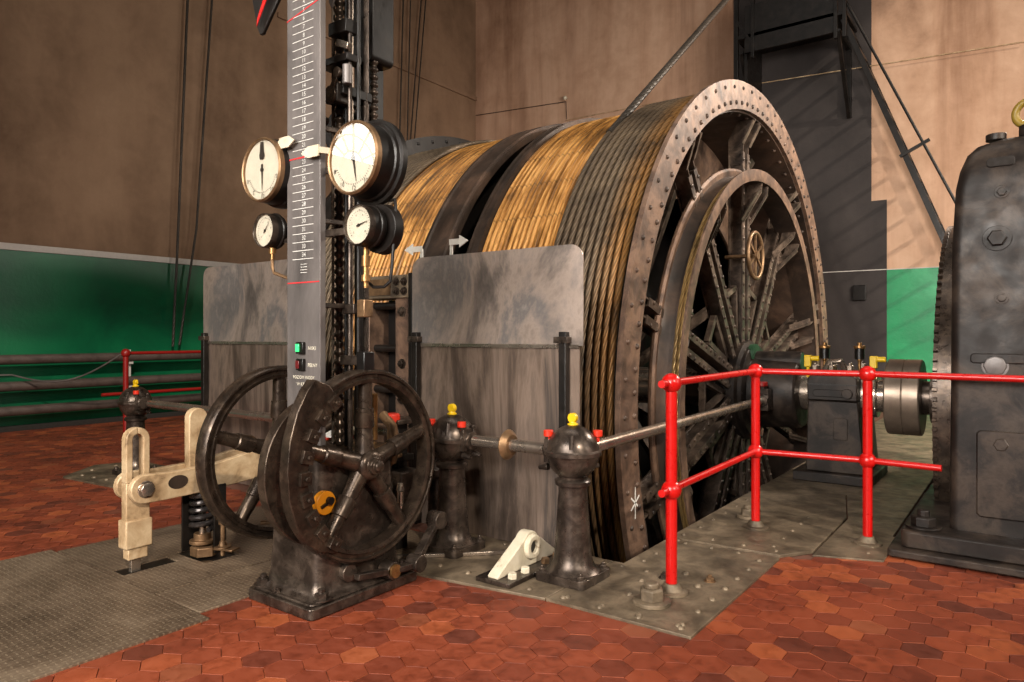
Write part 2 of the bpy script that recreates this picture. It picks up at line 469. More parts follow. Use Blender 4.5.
# walls, with a window opening in the left one behind the operator
WY0, WY1, WZ = -7.4, -4.35, 5.05
mb = MB(); mb.box(XL-.4, XL, -4.35, YB, -.15, 11)
mb.box(XL-.4, XL, -8, -4.35, -.15, WZ); mb.box(XL-.4, XL, -8, WY0, WZ, 11); mb.box(XL-.4, XL, WY0, -4.35, 7.9, 11)
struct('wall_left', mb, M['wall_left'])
mb = MB(); mb.box(XL-.4, 4.0, YB, YB+.4, -.15, 11)
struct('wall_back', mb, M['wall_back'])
mb = MB(); mb.box(XL-.4, 4.0, -8, YB+.4, 10.9, 11.2)
struct('ceiling', mb, M['paint_black'])
mb = MB(); mb.box(XL, XL+.025, -6, YB, 2.55, 2.645)
struct('trim_1', mb, M['whiteband'], bevel=.004)
mb = MB(); mb.box(XL, XL+.14, -1, YB, -.005, .07)
struct('baseboard_shade_left', mb, M['pit'], bevel=.01)  # kerb at the wall foot, dark to carry the shadow below the pipes
# rounded cornice-like ledge running along the left wall near the corner
mb = MB(); mb.box(XL, XL+.05, 8.2, YB, 7.42, 7.52)
struct('trim_2', mb, M['wall_left'], bevel=.01)
# black painted shallow breast on the back wall, stepped at its right edge
mb = MB()
mb.prism([(-4.84,-.01),(-2.07,-.01),(-2.07,3.78),(-2.32,3.78),(-2.32,10.9),(-4.84,10.9)], (0,YB,0), (1,0,0), (0,0,1), .03)
struct('trim_3', mb, M['paint_black'])
mb = MB(); mb.box(-4.84,-2.07,YB-.036,YB-.03,2.52,2.535); mb.box(-2.07,4.0,YB-.006,YB,2.52,2.535)
struct('trim_4', mb, M['whiteband'])
# arched window with leaded bars in the left wall (seen mirrored in the gauge glass)
t = MB(); yc = (WY0+WY1)/2
t.box(XL-.25, XL-.22, WY0, WY1, WZ, 7.9)
w = struct('window_1', t, M['pane'])
b = MB()
for r in (.28, .62, .98, 1.5): b.torus((XL-.19, yc, WZ), (1,0,0), r, .022, 48, 6)
for k in range(1, 6):
    a = PI*k/6
    b.bar((XL-.19, yc+.28*math.cos(a), WZ+.28*math.sin(a)), (XL-.19, yc+1.6*math.cos(a), WZ+1.6*math.sin(a)), .035, .035)
b.box(XL-.22, XL-.1, WY0, WY1, WZ-.06, WZ+.06); b.box(XL-.22, XL-.14, WY0, WY1, 6.6, 6.68)
build('window_frame', b, M['black'], w)
# ---------------------------------------------------------------- winding drums
YC, ZC = 7.23, .79
def pol(x, r, deg):
    a = math.radians(deg); return Vector((x, YC+r*math.cos(a), ZC+r*math.sin(a)))
AX = (1,0,0)
def ringx(mb, prof, n=128, m=0): return mb.lathe(prof, (0,YC,ZC), AX, n, m, closed=True)
GP = .052   # groove pitch
def grooved(x0, x1, R):
    n = round((x1-x0)/GP); p = (x1-x0)/n; prof = []
    for i in range(n):
        for k in range(5):
            q = k/5
            prof.append((x0+(i+q)*p, R-.03+.036*abs(math.sin(PI*q))**.8))
    prof.append((x1, R-.03))
    return prof
def rivets(mb, x, r, n, ax, rad, off=0, skip=None):
    for i in range(n):
        d = 360*(i+off)/n
        mb.rivet(pol(x, r, d), ax, rad)

drum = thing('winding_drum', 'huge open-sided winding drum with rusty flange, riveted spokes and rope wound at its near end', 'winding drum', (-3,YC,0))
mb = MB(); ringx(mb, [(-2.24,2.757),(-2.24,3.02),(-2.2,3.02),(-2.2,2.757)], 144)
nf = len(mb.f); rivets(mb, -2.2, 2.955, 72, AX, .019); rivets(mb, -2.2, 2.815, 110, AX, .022)
mb.m[nf:] = [1]*(len(mb.f)-nf)
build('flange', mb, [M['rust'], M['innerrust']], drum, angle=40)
mb = MB(); ringx(mb, [(-3.7,2.74),(-2.24,2.74),(-2.24,2.80),(-3.7,2.80)], 128)
for i in range(72):
    a = 360*(i+.5)/72
    for x in (-2.3,):
        mb.rivet(pol(x, 2.74, a), (0,-math.cos(math.radians(a)),-math.sin(math.radians(a))), .024)
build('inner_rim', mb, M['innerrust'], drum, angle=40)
mb = MB(); mb.lathe([(-3.72,2.80)]+grooved(-3.72,-2.95,2.90)+[(-2.95,2.80)], (0,YC,ZC), AX, 192)
build('barrel', mb, M['barrel'], drum, angle=60)
mb = MB(); ringx(mb, [(-3.83,2.87),(-3.83,2.945),(-3.81,2.945),(-3.805,2.92),(-3.745,2.92),(-3.74,2.945),(-3.715,2.945),(-3.715,2.87)], 144)
build('brake_path', mb, M['innerrust'], drum, angle=40)
mb = MB(); ringx(mb, [(-2.96,2.0),(-2.96,2.74),(-2.93,2.74),(-2.93,2.0)], 96)
build('web_plate', mb, M['rust'], drum)
mb = MB(); ringx(mb, [(-3.72,.4),(-3.72,2.88),(-3.69,2.88),(-3.69,.4)], 64)
build('end_plate', mb, M['shade_black'], drum)  # near-black colour puts the deep shade of the drum gap into the plate
mb = MB(); mb.lathe([(-2.955,2.80),(-2.955,2.886),(-2.24,2.886),(-2.24,2.80)], (0,YC,ZC), AX, 128)
build('rope_bed', mb, M['shade_black'], drum)  # near-black bed, painting the shade between the rope turns
mb = MB(); q = Vector((-2.1985,4.432,.189))
for a, L in ((90,.11),(35,.075),(145,.075)):
    dv = Vector((0,math.cos(math.radians(a)),math.sin(math.radians(a))))
    mb.bar(q-dv*L, q+dv*L, .012, .002, up=AX)
build('chalk_mark', mb, M['chalk'], drum)
# rope pulley inside the flange
mb = MB(); ringx(mb, [(-2.37,2.08),(-2.355,2.16),(-2.32,2.125),(-2.25,2.10),(-2.15,2.10),(-2.15,2.08)], 144)
ringx(mb, [(-2.385,2.14),(-2.385,2.21),(-2.37,2.225),(-2.35,2.225),(-2.335,2.20),(-2.345,2.15)], 144, 2); ringx(mb, [(-2.149,2.09),(-2.147,2.188),(-2.13,2.19),(-2.13,2.105),(-2.135,2.08)], 144, 1)
pul = build('rope_pulley', mb, [M['innerrust'], M['rust'], M['rust']], drum, angle=40)
mb = MB(); mb.uv = []
for x in (-2.215,-2.176): mb.tube([pol(x,2.118,360*i/200) for i in range(200)]+[pol(x,2.118,0)], .019, 8, caps=False, uv=True)
build('pulley_rope', mb, M['ropegold'], pul)
# ten riveted spokes
for k in range(10):
    deg = 90+36*k
    a = math.radians(deg); rd = Vector((0,math.cos(a),math.sin(a))); tg = Vector((0,-math.sin(a),math.cos(a))); C = Vector((0,YC,ZC)); X = Vector((1,0,0))
    mb = MB()
    P = lambda x, r, t: C + X*x + rd*r + tg*t
    for s in (-1, 1):
        t0 = s*.075
        # angle iron: face flange and deep web
        mb.bar(P(-2.345,.3,s*.085), P(-2.345,2.42,s*.07), .07, .014, up=X)
        mb.bar(P(-2.42,.3,s*.052), P(-2.42,2.42,s*.042), .014, .16, up=X)
        for i in range(17):
            mb.rivet(P(-2.338,.5+i*.115,s*.09), X, .019)
        # cranked end reaching out to the flange
        poly = [(2.3,-2.5),(2.3,-2.345),(2.5,-2.345),(2.72,-2.225),(2.735,-2.225),(2.735,-2.40),(2.56,-2.5)]
        mb.prism(poly, C+tg*(s*.075-.007), rd, X, .014)
        mb.prism([(1.7,-2.40),(1.7,-2.335),(1.98,-2.16),(2.085,-2.15),(2.085,-2.3),(1.95,-2.3)], C+tg*(s*.1-.008), rd, X, .016)
        mb.bar(P(-2.34,1.72,s*.125), P(-2.165,2.0,s*.125), .06, .012, up=rd)
        mb.bar(P(-2.34,2.5,s*.1), P(-2.23,2.71,s*.1), .06, .012, up=rd)
        for q in (0,1): mb.rivet(P(-2.3+.1*q,1.8+.16*q,s*.11), tg*s, .022)
    mb.bar(P(-2.49,.3,0), P(-2.49,2.4,0), .16, .014, up=X)
    build('spoke', mb, M['spoke'], drum, angle=35)
# triangular gussets between spokes near the hub
for k in range(10):
    a0 = 90+36*k+9; a1 = a0+18
    am = (a0+a1)/2
    mb = MB()
    p = [pol(-2.40,.5,am), pol(-2.40,1.05,a0+1), pol(-2.40,1.05,a1-1)]
    for i in range(3): mb.bar(p[i], p[(i+1)%3], .05, .05, up=AX)
    build('gusset', mb, M['spoke'], drum)
# deep inner struts seen between the spokes
for k in range(10):
    a = 90+36*k+18
    mb = MB()
    mb.bar(pol(-3.72,.4,a), pol(-2.55,2.68,a), .12, .06, up=AX)
    build('strut', mb, M['spoke'], drum)
# hub
mb = MB()
mb.rev([(-2.62,.5),(-2.3,.5),(-2.28,.46),(-2.24,.46),(-2.22,.37),(-1.80,.345),(-1.78,.33),(-1.78,.18)], (0,YC,ZC), AX, 48)
for i in range(12): mb.bolt(pol(-2.28,.43,i*30), AX, .03)
mb.cyl((-2.2,YC-.08,ZC+.30),(-1.77,YC-.08,ZC+.30),.10,n=20)
hub = build('hub', mb, M['motor'], drum, bevel=.004)
mb = MB(); mb.cyl((-1.775,YC-.08,ZC+.30),(-1.762,YC-.08,ZC+.30),.085,n=20)
build('end_cap', mb, M['green'], hub)
build('end_cap', MB().cyl((-2.26,YC-.1,ZC+.37),(-2.2,YC-.1,ZC+.37),.10,n=20), M['green'], hub)
# small handwheel on the spokes
mb = MB(); hc = Vector((-2.17,6.99,2.13))
mb.torus(hc, AX, .225, .02, 40, 10)
for k in range(6):
    a = PI/6+k*PI/3; mb.bar(hc, hc+Vector((0,math.cos(a),math.sin(a)))*.22, .024, .018, up=AX)
mb.cyl(hc-Vector((.03,0,0)), hc+Vector((.03,0,0)), .045, n=16)
mb.cyl(hc-Vector((.3,0,0)), hc, .02, n=12)
build('handwheel', mb, M['bronze'], drum, angle=40)

# second drum
d2 = thing('winding_drum', 'rusty grooved winding drum behind the tall scale plate, beyond the dark gap', 'winding drum', (-5,YC,0))
mb = MB(); ringx(mb, [(-6.0,2.4),(-6.0,3.12),(-5.95,3.12),(-5.95,2.4)], 128)
rivets(mb, -5.95, 3.05, 72, AX, .024)
build('flange', mb, M['black'], d2, angle=40)
mb = MB(); mb.lathe([(-5.95,2.7)]+grooved(-5.95,-4.38,2.90)+[(-4.38,2.7)], (0,YC,ZC), AX, 192)
build('barrel', mb, M['barrel'], d2, angle=60)
mb = MB(); ringx(mb, [(-4.38,2.87),(-4.38,2.945),(-4.35,2.945),(-4.34,2.925),(-4.24,2.925),(-4.235,2.95),(-4.09,2.95),(-4.085,2.93),(-4.06,2.93),(-4.06,2.87)], 144)
build('brake_path', mb, M['innerrust'], d2, angle=40)
mb = MB(); ringx(mb, [(-4.38,.25),(-4.38,2.88),(-4.35,2.88),(-4.35,.25)], 64)
build('end_plate', mb, M['shade_black'], d2)  # black plate colour stands for the shade inside the gap

# ropes
def coil(x0, x1, R, pitch, a_start, tail=None, r=.029):
    pts = []; turns = (x1-x0)/pitch; n = int(turns*220)
    for i in range(n+1):
        q = i/n
        pts.append(pol(x0+(x1-x0)*q, R, a_start+360*turns*q))
    return pts
def rope(name, pts, mats, label, cat, r):
    if not isinstance(r, list): r = [r]*len(pts)
    mb = MB(); mb.uv = []
    mb.tube(pts, r, 9, uv=True)
    return tag(build(name, mb, mats, None, 0, 80, (pts[0].x, YC, 0), normals=True), label, cat)
# the tail leaves the drum tangentially at TA and climbs to the head frame
TA = 128.0
turns = 11.0
xs0 = -2.275
pts = []
N = int(turns*220)
for i in range(N+1):
    q = i/N
    pts.append(pol(xs0-turns*.0605*q, 2.926, TA+360*turns*q))
end = pts[-1]; a = math.radians(TA)
# leaving towards +Y and up
dirv = Vector((0, math.sin(a), -math.cos(a)))
ptail = [end+dirv*s + Vector((0,0,0)) for s in (.4,1.2,2.5,4,6,8,9,10.4)]
def rope_pts_rev(pts): return pts
# the coil has to run the other way round to leave upwards
pts = [pol(xs0-turns*.0605*(i/N), 2.926, TA-360*turns*(1-i/N)*-1) for i in range(N+1)]
coil_ = rope('hoist_rope', pts, M['rope'], 'thick grey steel rope coiled on the near drum, its tail climbing past the dark wall', 'rope', [.026]*len(pts))
mb = MB(); mb.uv = []; mb.tube([pol(xs0-turns*.0605, 2.926, TA)]+ptail, .034, 10, uv=True); build('rope_tail', mb, M['wirerope'], coil_, normals=True)  # tail coloured darker than the coil to offset the sunlight on it
pts = [pol(-5.92+13*.0605*(i/2600), 2.926, 60+360*13*(i/2600)) for i in range(2601)]
rope('hoist_rope', pts, M['ropeold'], 'grey steel rope coiled on the far drum behind the round gauges', 'rope', .026)

# main shaft
mb = MB()
mb.rev([(-6.7,.16),(-6.1,.17),(-6.1,.3),(-5.9,.3),(-5.9,.2),(-2.7,.2)], (0,YC,ZC), AX, 32)
single('drum_shaft', mb, M['steel'], 'dark main shaft running through the far winding drum', 'shaft', (-4.5,YC,ZC))
# ---------------------------------------------------------------- steel floor plates
def plate(name, poly, z0, z1, mat, label, rv=(), loc=None, slots=()):
    mb = MB()
    mb.prism(poly, (0,0,z0), (1,0,0), (0,1,0), z1-z0)
    for (x, y, r) in rv: mb.rivet((x,y,z1), (0,0,1), r)
    c = loc or (sum(p[0] for p in poly)/len(poly), sum(p[1] for p in poly)/len(poly), 0)
    return single(name, mb, mat, label, 'floor plate', c, 'steel floor plates', bevel=.003)
rv = [(-2.75+.21*i, 3.04, .017) for i in range(8) if abs(-2.75+.21*i+2.33) > .12] + [(-1.9+.155*i, 3.66, .014) for i in range(2)]
rv += [(-2.9+.2*i, 3.6, .014) for i in range(4)]
plate('floor_plate', [(-3.12,2.86),(-2.72,2.875),(-1.985,2.985),(-1.985,3.72),(-3.12,3.72)], -.004, .014, M['plate'], 'riveted floor plate under the two round-headed pedestals and the white lug', rv)
rv = [(-1.29, 3.08+.19*i, .017) for i in range(7)] + [(-1.84, 3.82+.17*i, .015) for i in range(4)]
rv += [(-1.9+.2*i, 3.06, .017) for i in range(4)] + [(-1.78+.17*i, 4.3, .015) for i in range(3)] + [(-1.55,3.75,.02),(-1.66,3.28,.016),(-1.42,3.6,.02),(-1.7,3.5,.016)]
plate('floor_plate', [(-1.98,2.985),(-1.21,2.985),(-1.21,4.36),(-1.92,4.36),(-1.92,3.72),(-1.98,3.72)], -.004, .014, M['plate'], 'riveted floor plate at the near corner of the drum pit, below the first red post', rv)
rv = [(-1.86+.2*i, 4.46, .015) for i in range(4)] + [(-1.84, 4.7+.25*i, .015) for i in range(6)] + [(-1.3, 4.55+.22*i, .014) for i in range(5)]
plate('floor_plate', [(-1.92,4.37),(-1.22,4.40),(-1.08,4.62),(-1.08,5.6),(-1.24,6.4),(-1.92,6.4)], -.004, .018, M['plate'], 'riveted floor plate beneath the middle red post beside the drum pit', rv)
plate('floor_plate', [(-1.07,4.55),(-.70,4.68),(-.70,5.28),(-.735,5.28),(-.735,8.95),(.9,8.95),(.9,14.1),(-1.92,14.1),(-1.92,6.41),(-1.235,6.41),(-1.07,5.6)], -.004, .010, M['plate'], 'plain floor plate under the bearing block and the third red post', [(-.8,4.78+.15*i,.012) for i in range(3)])
single('floor_plate', MB().prism([(-4.93,.55),(-3.135,.55),(-3.135,1.845),(-4.93,1.845)], (0,0,-.004), (1,0,0), (0,1,0), .014), M['checker'], 'large chequered tread plate in the near corner of the red tiles', 'floor plate', (-4,1.2,0), 'steel floor plates', .002)
# plate with the lever slots: built as strips round the slots
mb = MB()
X0, X1, Y0, Y1 = -4.86, -3.655, 1.855, 3.5
slots = [(-4.21,-4.07,1.885,2.20),(-4.24,-3.9,2.27,2.49)]
xs = sorted({X0,X1,-4.21,-4.07,-4.24,-3.9}); ys = sorted({Y0,Y1,1.885,2.20,2.27,2.49})
for i in range(len(xs)-1):
    for j in range(len(ys)-1):
        if not any(a<(xs[i]+xs[i+1])/2<b and c<(ys[j]+ys[j+1])/2<d for a,b,c,d in slots):
            mb.box(xs[i],xs[i+1],ys[j],ys[j+1],-.004,.010)
for q in range(1): mb.weld()
single('floor_plate', mb, M['checker'], 'chequered plate slotted for the cream brake lever', 'floor plate', (-4.2,2.6,0), 'steel floor plates')
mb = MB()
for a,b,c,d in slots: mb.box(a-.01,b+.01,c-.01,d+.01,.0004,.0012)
single('slot_shade', mb, M['shade_black'], 'thin near-black sheet put in for the shade in the slots under the cream lever', 'slot shade', (-4.1,2.2,0))  # sheet lies over the tiles, its black stands for shade down the slots
single('floor_plate', MB().box(-3.645,-3.24,1.855,2.52,-.004,.010), M['checker'], 'narrow chequered plate beside the foot of the handwheel stand', 'floor plate', (-3.4,2.2,0), 'steel floor plates', .002)
single('floor_plate', MB().box(-3.645,-3.13,2.53,3.5,-.004,.010), M['checker'], 'chequered plate behind the handwheel stand under the valve levers', 'floor plate', (-3.4,3.0,0), 'steel floor plates', .002)
mb = MB(); mb.prism([(-7.35,2.85),(-6.2,2.95),(-6.2,3.7),(-7.6,3.7),(-7.75,3.3)], (0,0,-.004), (1,0,0), (0,1,0), .02)
for x,y in ((-7.25,2.98),(-7.05,3.0),(-6.85,3.02),(-6.65,3.04),(-6.45,3.06),(-7.45,3.15),(-7.5,3.4)): mb.rivet((x,y,.016),(0,0,1),.022)
single('floor_plate', mb, M['plate'], 'riveted floor plate under the farthest round-headed pedestal', 'floor plate', (-6.9,3.3,0), 'steel floor plates')

def nut(x, y, z, R, label):
    mb = MB(); mb.lathe([(0,R*1.55),(.018,R*1.55),(.02,R*1.4)], (x,y,z), (0,0,1), 24, caps=True)
    mb.hexa((x,y,z+.02),(0,0,1),R,R*.95)
    mb.lathe([(0,R*.62),(.02,R*.6),(.026,R*.5)], (x,y,z+.02+R*.95), (0,0,1), 16, caps=True)
    single('anchor_nut', mb, M['plate'], label, 'nut', (x,y,z), 'anchor nuts', .002)
nut(-1.52,3.245,.014,.062,'big hexagon anchor nut on a washer just before the first red post')
nut(-1.66,5.17,.018,.05,'dark anchor nut on the plate right behind the middle red post')
nut(-7.12,3.36,.016,.06,'rusty anchor nut on the far plate by the farthest pedestal')
for lab, x, y in (('small square nut on the plate near the first red post',-1.40,3.72),('dark bolt head behind the first red post foot',-1.62,3.62)):
    mb = MB().bolt((x,y,.014),(0,0,1),.022)
    single('plate_bolt', mb, M['bronze' if 'square' in lab else 'cast'], lab, 'bolt', (x,y,.014), 'plate bolts')

# white lug with a hole
lug = thing('pivot_lug', 'white chipped triangular lug with a pin hole, bolted before the sheet guard', 'lug', (-2.33,3.3,.014))
build('base', MB().box(-2.43,-2.2,2.972,3.585,.0145,.04), M['cast'], lug, .004)
mb = MB()
hole = [(.34+.036*math.cos(2*PI*i/20), .165+.036*math.sin(2*PI*i/20)) for i in range(20)]
out = [(.03,0),(.62,0),(.62,.015),(.42,.15)]+arc((.345,.118),.075,.45,2.5,7)+[(.06,.035),(.03,.015)]
mb.prism(out, (-2.36,2.96,.04), (0,1,0), (0,0,1), .07)
mb.ring([(0,.036),(0,.072),(.03,.066),(.03,.036)], (-2.292,3.30,.148), (1,0,0), 24)
build('lug', mb, M['white'], lug, .006)
build('pin_hole', MB().cyl((-2.289,3.30,.148),(-2.285,3.30,.148),.036,n=24), M['shade_black'], lug)
for y in (3.06,3.18,3.38,3.5): build('bolt', MB().hexa((-2.245,y,.04),(0,0,1),.026,.03), M['white'] if y < 3.25 else M['bronze'], lug)

# ---------------------------------------------------------------- round-headed bearing pedestals
def pedestal(x, y, label, dirs=((-1,0,0),(1,0,0)), caps=((-1,-.055),(1,-.055))):
    t = thing('bearing_pedestal', label, 'pedestal', (x,y,.014), 'round-headed bearing pedestals')
    z0 = .0145
    mb = MB(); mb.prism(rrect(-.158,.158,-.158,.158,.035), (x,y,z0), (1,0,0), (0,1,0), .045)
    for sx in (-1,1):
        for sy in (-1,1): mb.bolt((x+sx*.122,y+sy*.122,z0+.045),(0,0,1),.02)
    build('base', mb, M['cast'], t, .006)
    mb = MB(); mb.rev([(0,.15),(.02,.128),(.05,.110),(.10,.102),(.44,.079),(.465,.082),(.47,.098),(.49,.1),(.50,.092),(.51,.07)], (x,y,z0+.045), (0,0,1), 40)
    build('column', mb, M['cast'], t)
    mb = MB(); c = Vector((x,y,.703)); R = .145
    mb.rev([(-.165,.06),(-.15,.075)]+[(R*1.06*math.sin(a), R*math.cos(a)) for a in [(-1.0+.1*i) for i in range(9)]]+[(-.012,.151),(-.01,.157),(.01,.157),(.012,.151)]+[(R*1.06*math.sin(a), R*math.cos(a)) for a in [.12+.1*i for i in range(14)]]+[(R*1.06,.005)], c, (0,0,1), 48)
    build('head', mb, M['cast'], t)
    for d in dirs:
        mb = MB(); d = Vector(d); e = Vector((d.y,d.x,0))
        mb.rev([(0,.075),(.02,.075),(.022,.06),(.05,.055),(.052,.045)], c+d*.115, d, 24)
        for s in (-1,1):
            mb.bar(c+d*.13+e*(s*.05)+Vector((0,0,-.06)), c+d*.13+e*(s*.05)+Vector((0,0,.07)), .035, .035, up=(0,1,0))
            mb.hexa(c+d*.13+e*(s*.05)+Vector((0,0,.07)), (0,0,1), .02, .02); mb.cyl(c+d*.13+e*(s*.05)+Vector((0,0,-.085)), c+d*.19+e*(s*.05)+Vector((0,0,-.095)), .02, .012, 10)
        build('bearing_collar', mb, M['cast'], t, .003)
    for sx, sy in caps:
        q = c+Vector((sx*.125,sy,.085))
        mb = MB().cyl(q, q+Vector((0,0,.035)), .027, n=12); mb.cyl(q-Vector((0,0,.03)), q, .012, n=8)
        build('oil_cap', mb, M['redcap'], t, .003)
    q = c+Vector((0,0,R*1.04))
    mb = MB().rev([(0,.03),(.008,.03),(.012,.02),(.02,.018)], q, (0,0,1), 14); mb.cyl(q+Vector((0,-.014,.04)), q+Vector((0,.014,.04)), .027, n=16)
    build('grease_cap', mb, M['yellow'], t, .002)
    q = c+Vector((.06,-.115,.03))
    build('lug', MB().cyl(q, q+Vector((-.008,.02,.075)), .017, n=10), M['cast'], t)
    return t
b1 = pedestal(-2.03, 3.33, 'cast iron pedestal with a round head and yellow cap, nearest the red railing', ((-1,0,0),(0,1,0)), ((-1,-.055),(.8,.10)))
b2 = pedestal(-2.911, 3.33, 'cast iron pedestal with a round head, close behind the front handwheel')
b3 = pedestal(-6.95, 3.33, 'small far round-headed iron pedestal beyond the cream brake lever', ((1,0,0),), ((1,-.055),))
# shafts
sh = thing('control_shaft', 'short bright shaft with a worn brass collar between two round-headed pedestals', 'shaft', (-2.5,3.33,.705))
build('rod', MB().cyl((-2.73,3.33,.705),(-2.21,3.33,.705),.036,n=20), M['steel'], sh)
mb = MB().ring([(-.012,.036),(-.012,.082),(0,.09),(.012,.082),(.03,.06),(.03,.036)], (-2.475,3.33,.705), AX, 24)
build('collar', mb, M['bronze'], sh)
mb = MB().cyl((-6.67,3.33,.705),(-3.1,3.33,.705),.036,n=20)
single('control_shaft', mb, M['steel'], 'long bright shaft from the far pedestal passing behind the handwheels', 'shaft', (-5,3.33,.705))
sh = thing('control_shaft', 'long worn shaft running back from the near pedestal past the red railing to the hub', 'shaft', (-2.03,5,.705))
build('rod', MB().cyl((-2.03,3.48,.705),(-2.03,6.82,.735),.036,n=20), M['steel'], sh)
mb = MB().rev([(-.05,.06),(.03,.06),(.05,.05)], (-2.03,6.74,.734), (0,1,0), 20); mb.box(-2.09,-1.97,6.72,6.86,.64,.84); mb.hexa((-2.03,6.78,.84),(0,0,1),.03,.03)
build('end_bearing', mb, M['cast'], sh, .004)
build('oil_cap', MB().cyl((-2.03,6.74,.87),(-2.03,6.74,.91),.05,n=14), M['darkred'], sh, .004)

# ---------------------------------------------------------------- sheet guards
def guard(x0, x1, zt, label, yo=0, lc=(0,0,1,1), name='sheet_guard'):
    Y = 3.66+yo
    t = thing(name, label, 'guard', ((x0+x1)/2,Y,.014), 'rolled sheet steel guards')
    mb = MB().prism([(p[0],p[1]) for p in rrect(x0,x1,1.285,zt,.09,6,lc)], (0,Y,0), (1,0,0), (0,0,1), .008)
    build('upper_sheet', mb, M['sheet'], t)
    build('lower_sheet', MB().box(x0+.03,x1-.03,Y+.001,Y+.009,.016,1.278), M['sheetlow'], t)
    build('seam_strip', MB().box(x0+.03,x1-.03,Y-.012,Y+.001,1.268,1.292), M['steel'], t)
    for x in (x0+.06, x1-.12):
        build('post', MB().box(x-.025,x+.025,Y-.055,Y-.008,.015,1.37), M['black'], t, .004)
    mb = MB()
    for x in (x0+.06, x1-.12): mb.box(x-.06,x+.04,Y-.06,Y-.008,1.30,1.34)
    build('clip', mb, M['cast'], t, .003)
    return t
guard(-3.57,-2.155,1.90,'large mottled sheet steel guard standing before the near winding drum')
guard(-6.31,-4.68,1.985,'sheet steel guard at the left, half behind the tall scale plate')
# arrow markers on the guard's top edge
def arrow(x, s, zt, label):
    t = thing('direction_arrow', label, 'arrow', (x,3.67,1.9), 'white rotation arrows')
    build('stem', MB().box(x-.012,x+.012,3.672,3.68,1.86,zt), M['chalk'], t)
    q = x+s*.01
    pts = [(0,-.02),(.09,-.02),(.09,-.042),(.17,0),(.09,.042),(.09,.02),(0,.02)]
    mb = MB().prism([(s*a if s>0 else s*a, b) for a,b in (pts if s>0 else pts[::-1])], (q-s*.02,3.672,zt), (1,0,0), (0,0,1), .008)
    build('arrow', mb, M['chalk'], t)
arrow(-3.50,-1,1.965,'white arrow pointing to the far drum, on the sheet guard')
arrow(-3.22,1,1.99,'white arrow pointing to the near drum, on the sheet guard')

# frame with rungs between the guards
t = thing('switch_frame', 'rusty bolted steel frame with dark rungs between the sheet guards', 'frame', (-3.87,3.7,.014))
build('shade_backing', MB().box(-4.05,-3.77,3.88,3.9,-.6,1.62), M['shade_black'], t)  # black sheet added to stand for the dark depth of the opening
build('side_plate', MB().box(-4.12,-4.05,3.68,3.9,-.6,1.6), M['rust'], t, .004)
mb = MB().box(-3.77,-3.62,3.68,3.75,-.6,1.62)
build('side_plate', mb, M['rust'], t, .004)
build('edge_plate', MB().box(-3.62,-3.58,3.66,3.9,-.6,1.80), M['black'], t, .004)
build('top_block', MB().box(-4.16,-3.622,3.66,3.88,1.62,1.79), M['plate'], t, .006)
for z in (.62,.88,1.14,1.52): build('bolt', MB().bolt((-3.70,3.68,z),(0,-1,0),.026), M['cast'], t)
for x,z in ((-3.74,1.74),(-3.66,1.74),(-3.74,1.67),(-3.66,1.67)): build('bolt', MB().bolt((x,3.66,z),(0,-1,0),.022), M['cast'], t)
for z in (.94,1.25,1.57): build('rung', MB().cyl((-4.05,3.75,z),(-3.77,3.75,z),.028,n=14), M['black'], t)
build('name_plate', MB().box(-4.14,-3.8,3.652,3.66,1.645,1.765), M['bronze'], t)

# left heating pipes
for z, lab in ((1.01,'topmost grey heating pipe along the green wall'),(.64,'middle grey heating pipe along the green wall'),(.30,'lowest grey heating pipe along the green wall')):
    mb = MB().cyl((-11.3,-1,z),(-11.3,11,z),.068,n=20)
    single('heating_pipe', mb, M['pipe'], lab, 'pipe', (-11.3,4,z), 'heating pipes')
for y in (5.35, 7.1):
    mb = MB(); mb.box(-11.44,-11.38,y-.03,y+.03,0,1.12)
    for z in (1.01,.64,.30): mb.box(-11.44,-11.3,y-.03,y+.03,z-.11,z-.069)
    single('pipe_bracket', mb, M['whiteband'], 'pale upright bracket holding the heating pipes, '+('nearer one' if y < 6 else 'farther one'), 'bracket', (-11.4,y,0), 'pipe brackets')
# far red railing
t = thing('far_railing', 'small far red railing before the green wall', 'railing', (-10.0,4.6,0))
build('post', MB().cyl((-10.0,4.66,0),(-10.0,4.66,1.1),.036,n=14), M['darkred'], t)
build('ball_joint', MB().sphere((-10.0,4.66,1.1),.062,16), M['darkred'], t)
build('top_rail', MB().cyl((-10.0,4.66,1.1),(-10.0,7.6,1.1),.022,n=12), M['darkred'], t)
build('mid_rail', MB().cyl((-10.0,4.35,.55),(-10.0,7.6,.55),.022,n=12), M['darkred'], t)
mb = MB(); P0 = Vector((-10.0,4.62,1.1)); P1 = Vector((-11.3,3.75,.80))
mb.tube([P0.lerp(P1,i/14)+Vector((0,0,-.22*math.sin(PI*i/14))) for i in range(15)]+[(-11.56,3.3,.80)], .012, 6)
single('slack_wire', mb, M['scale'], 'thin pale wire drooping from the far red railing to the green wall', 'wire', (-10.5,4.2,1.0))

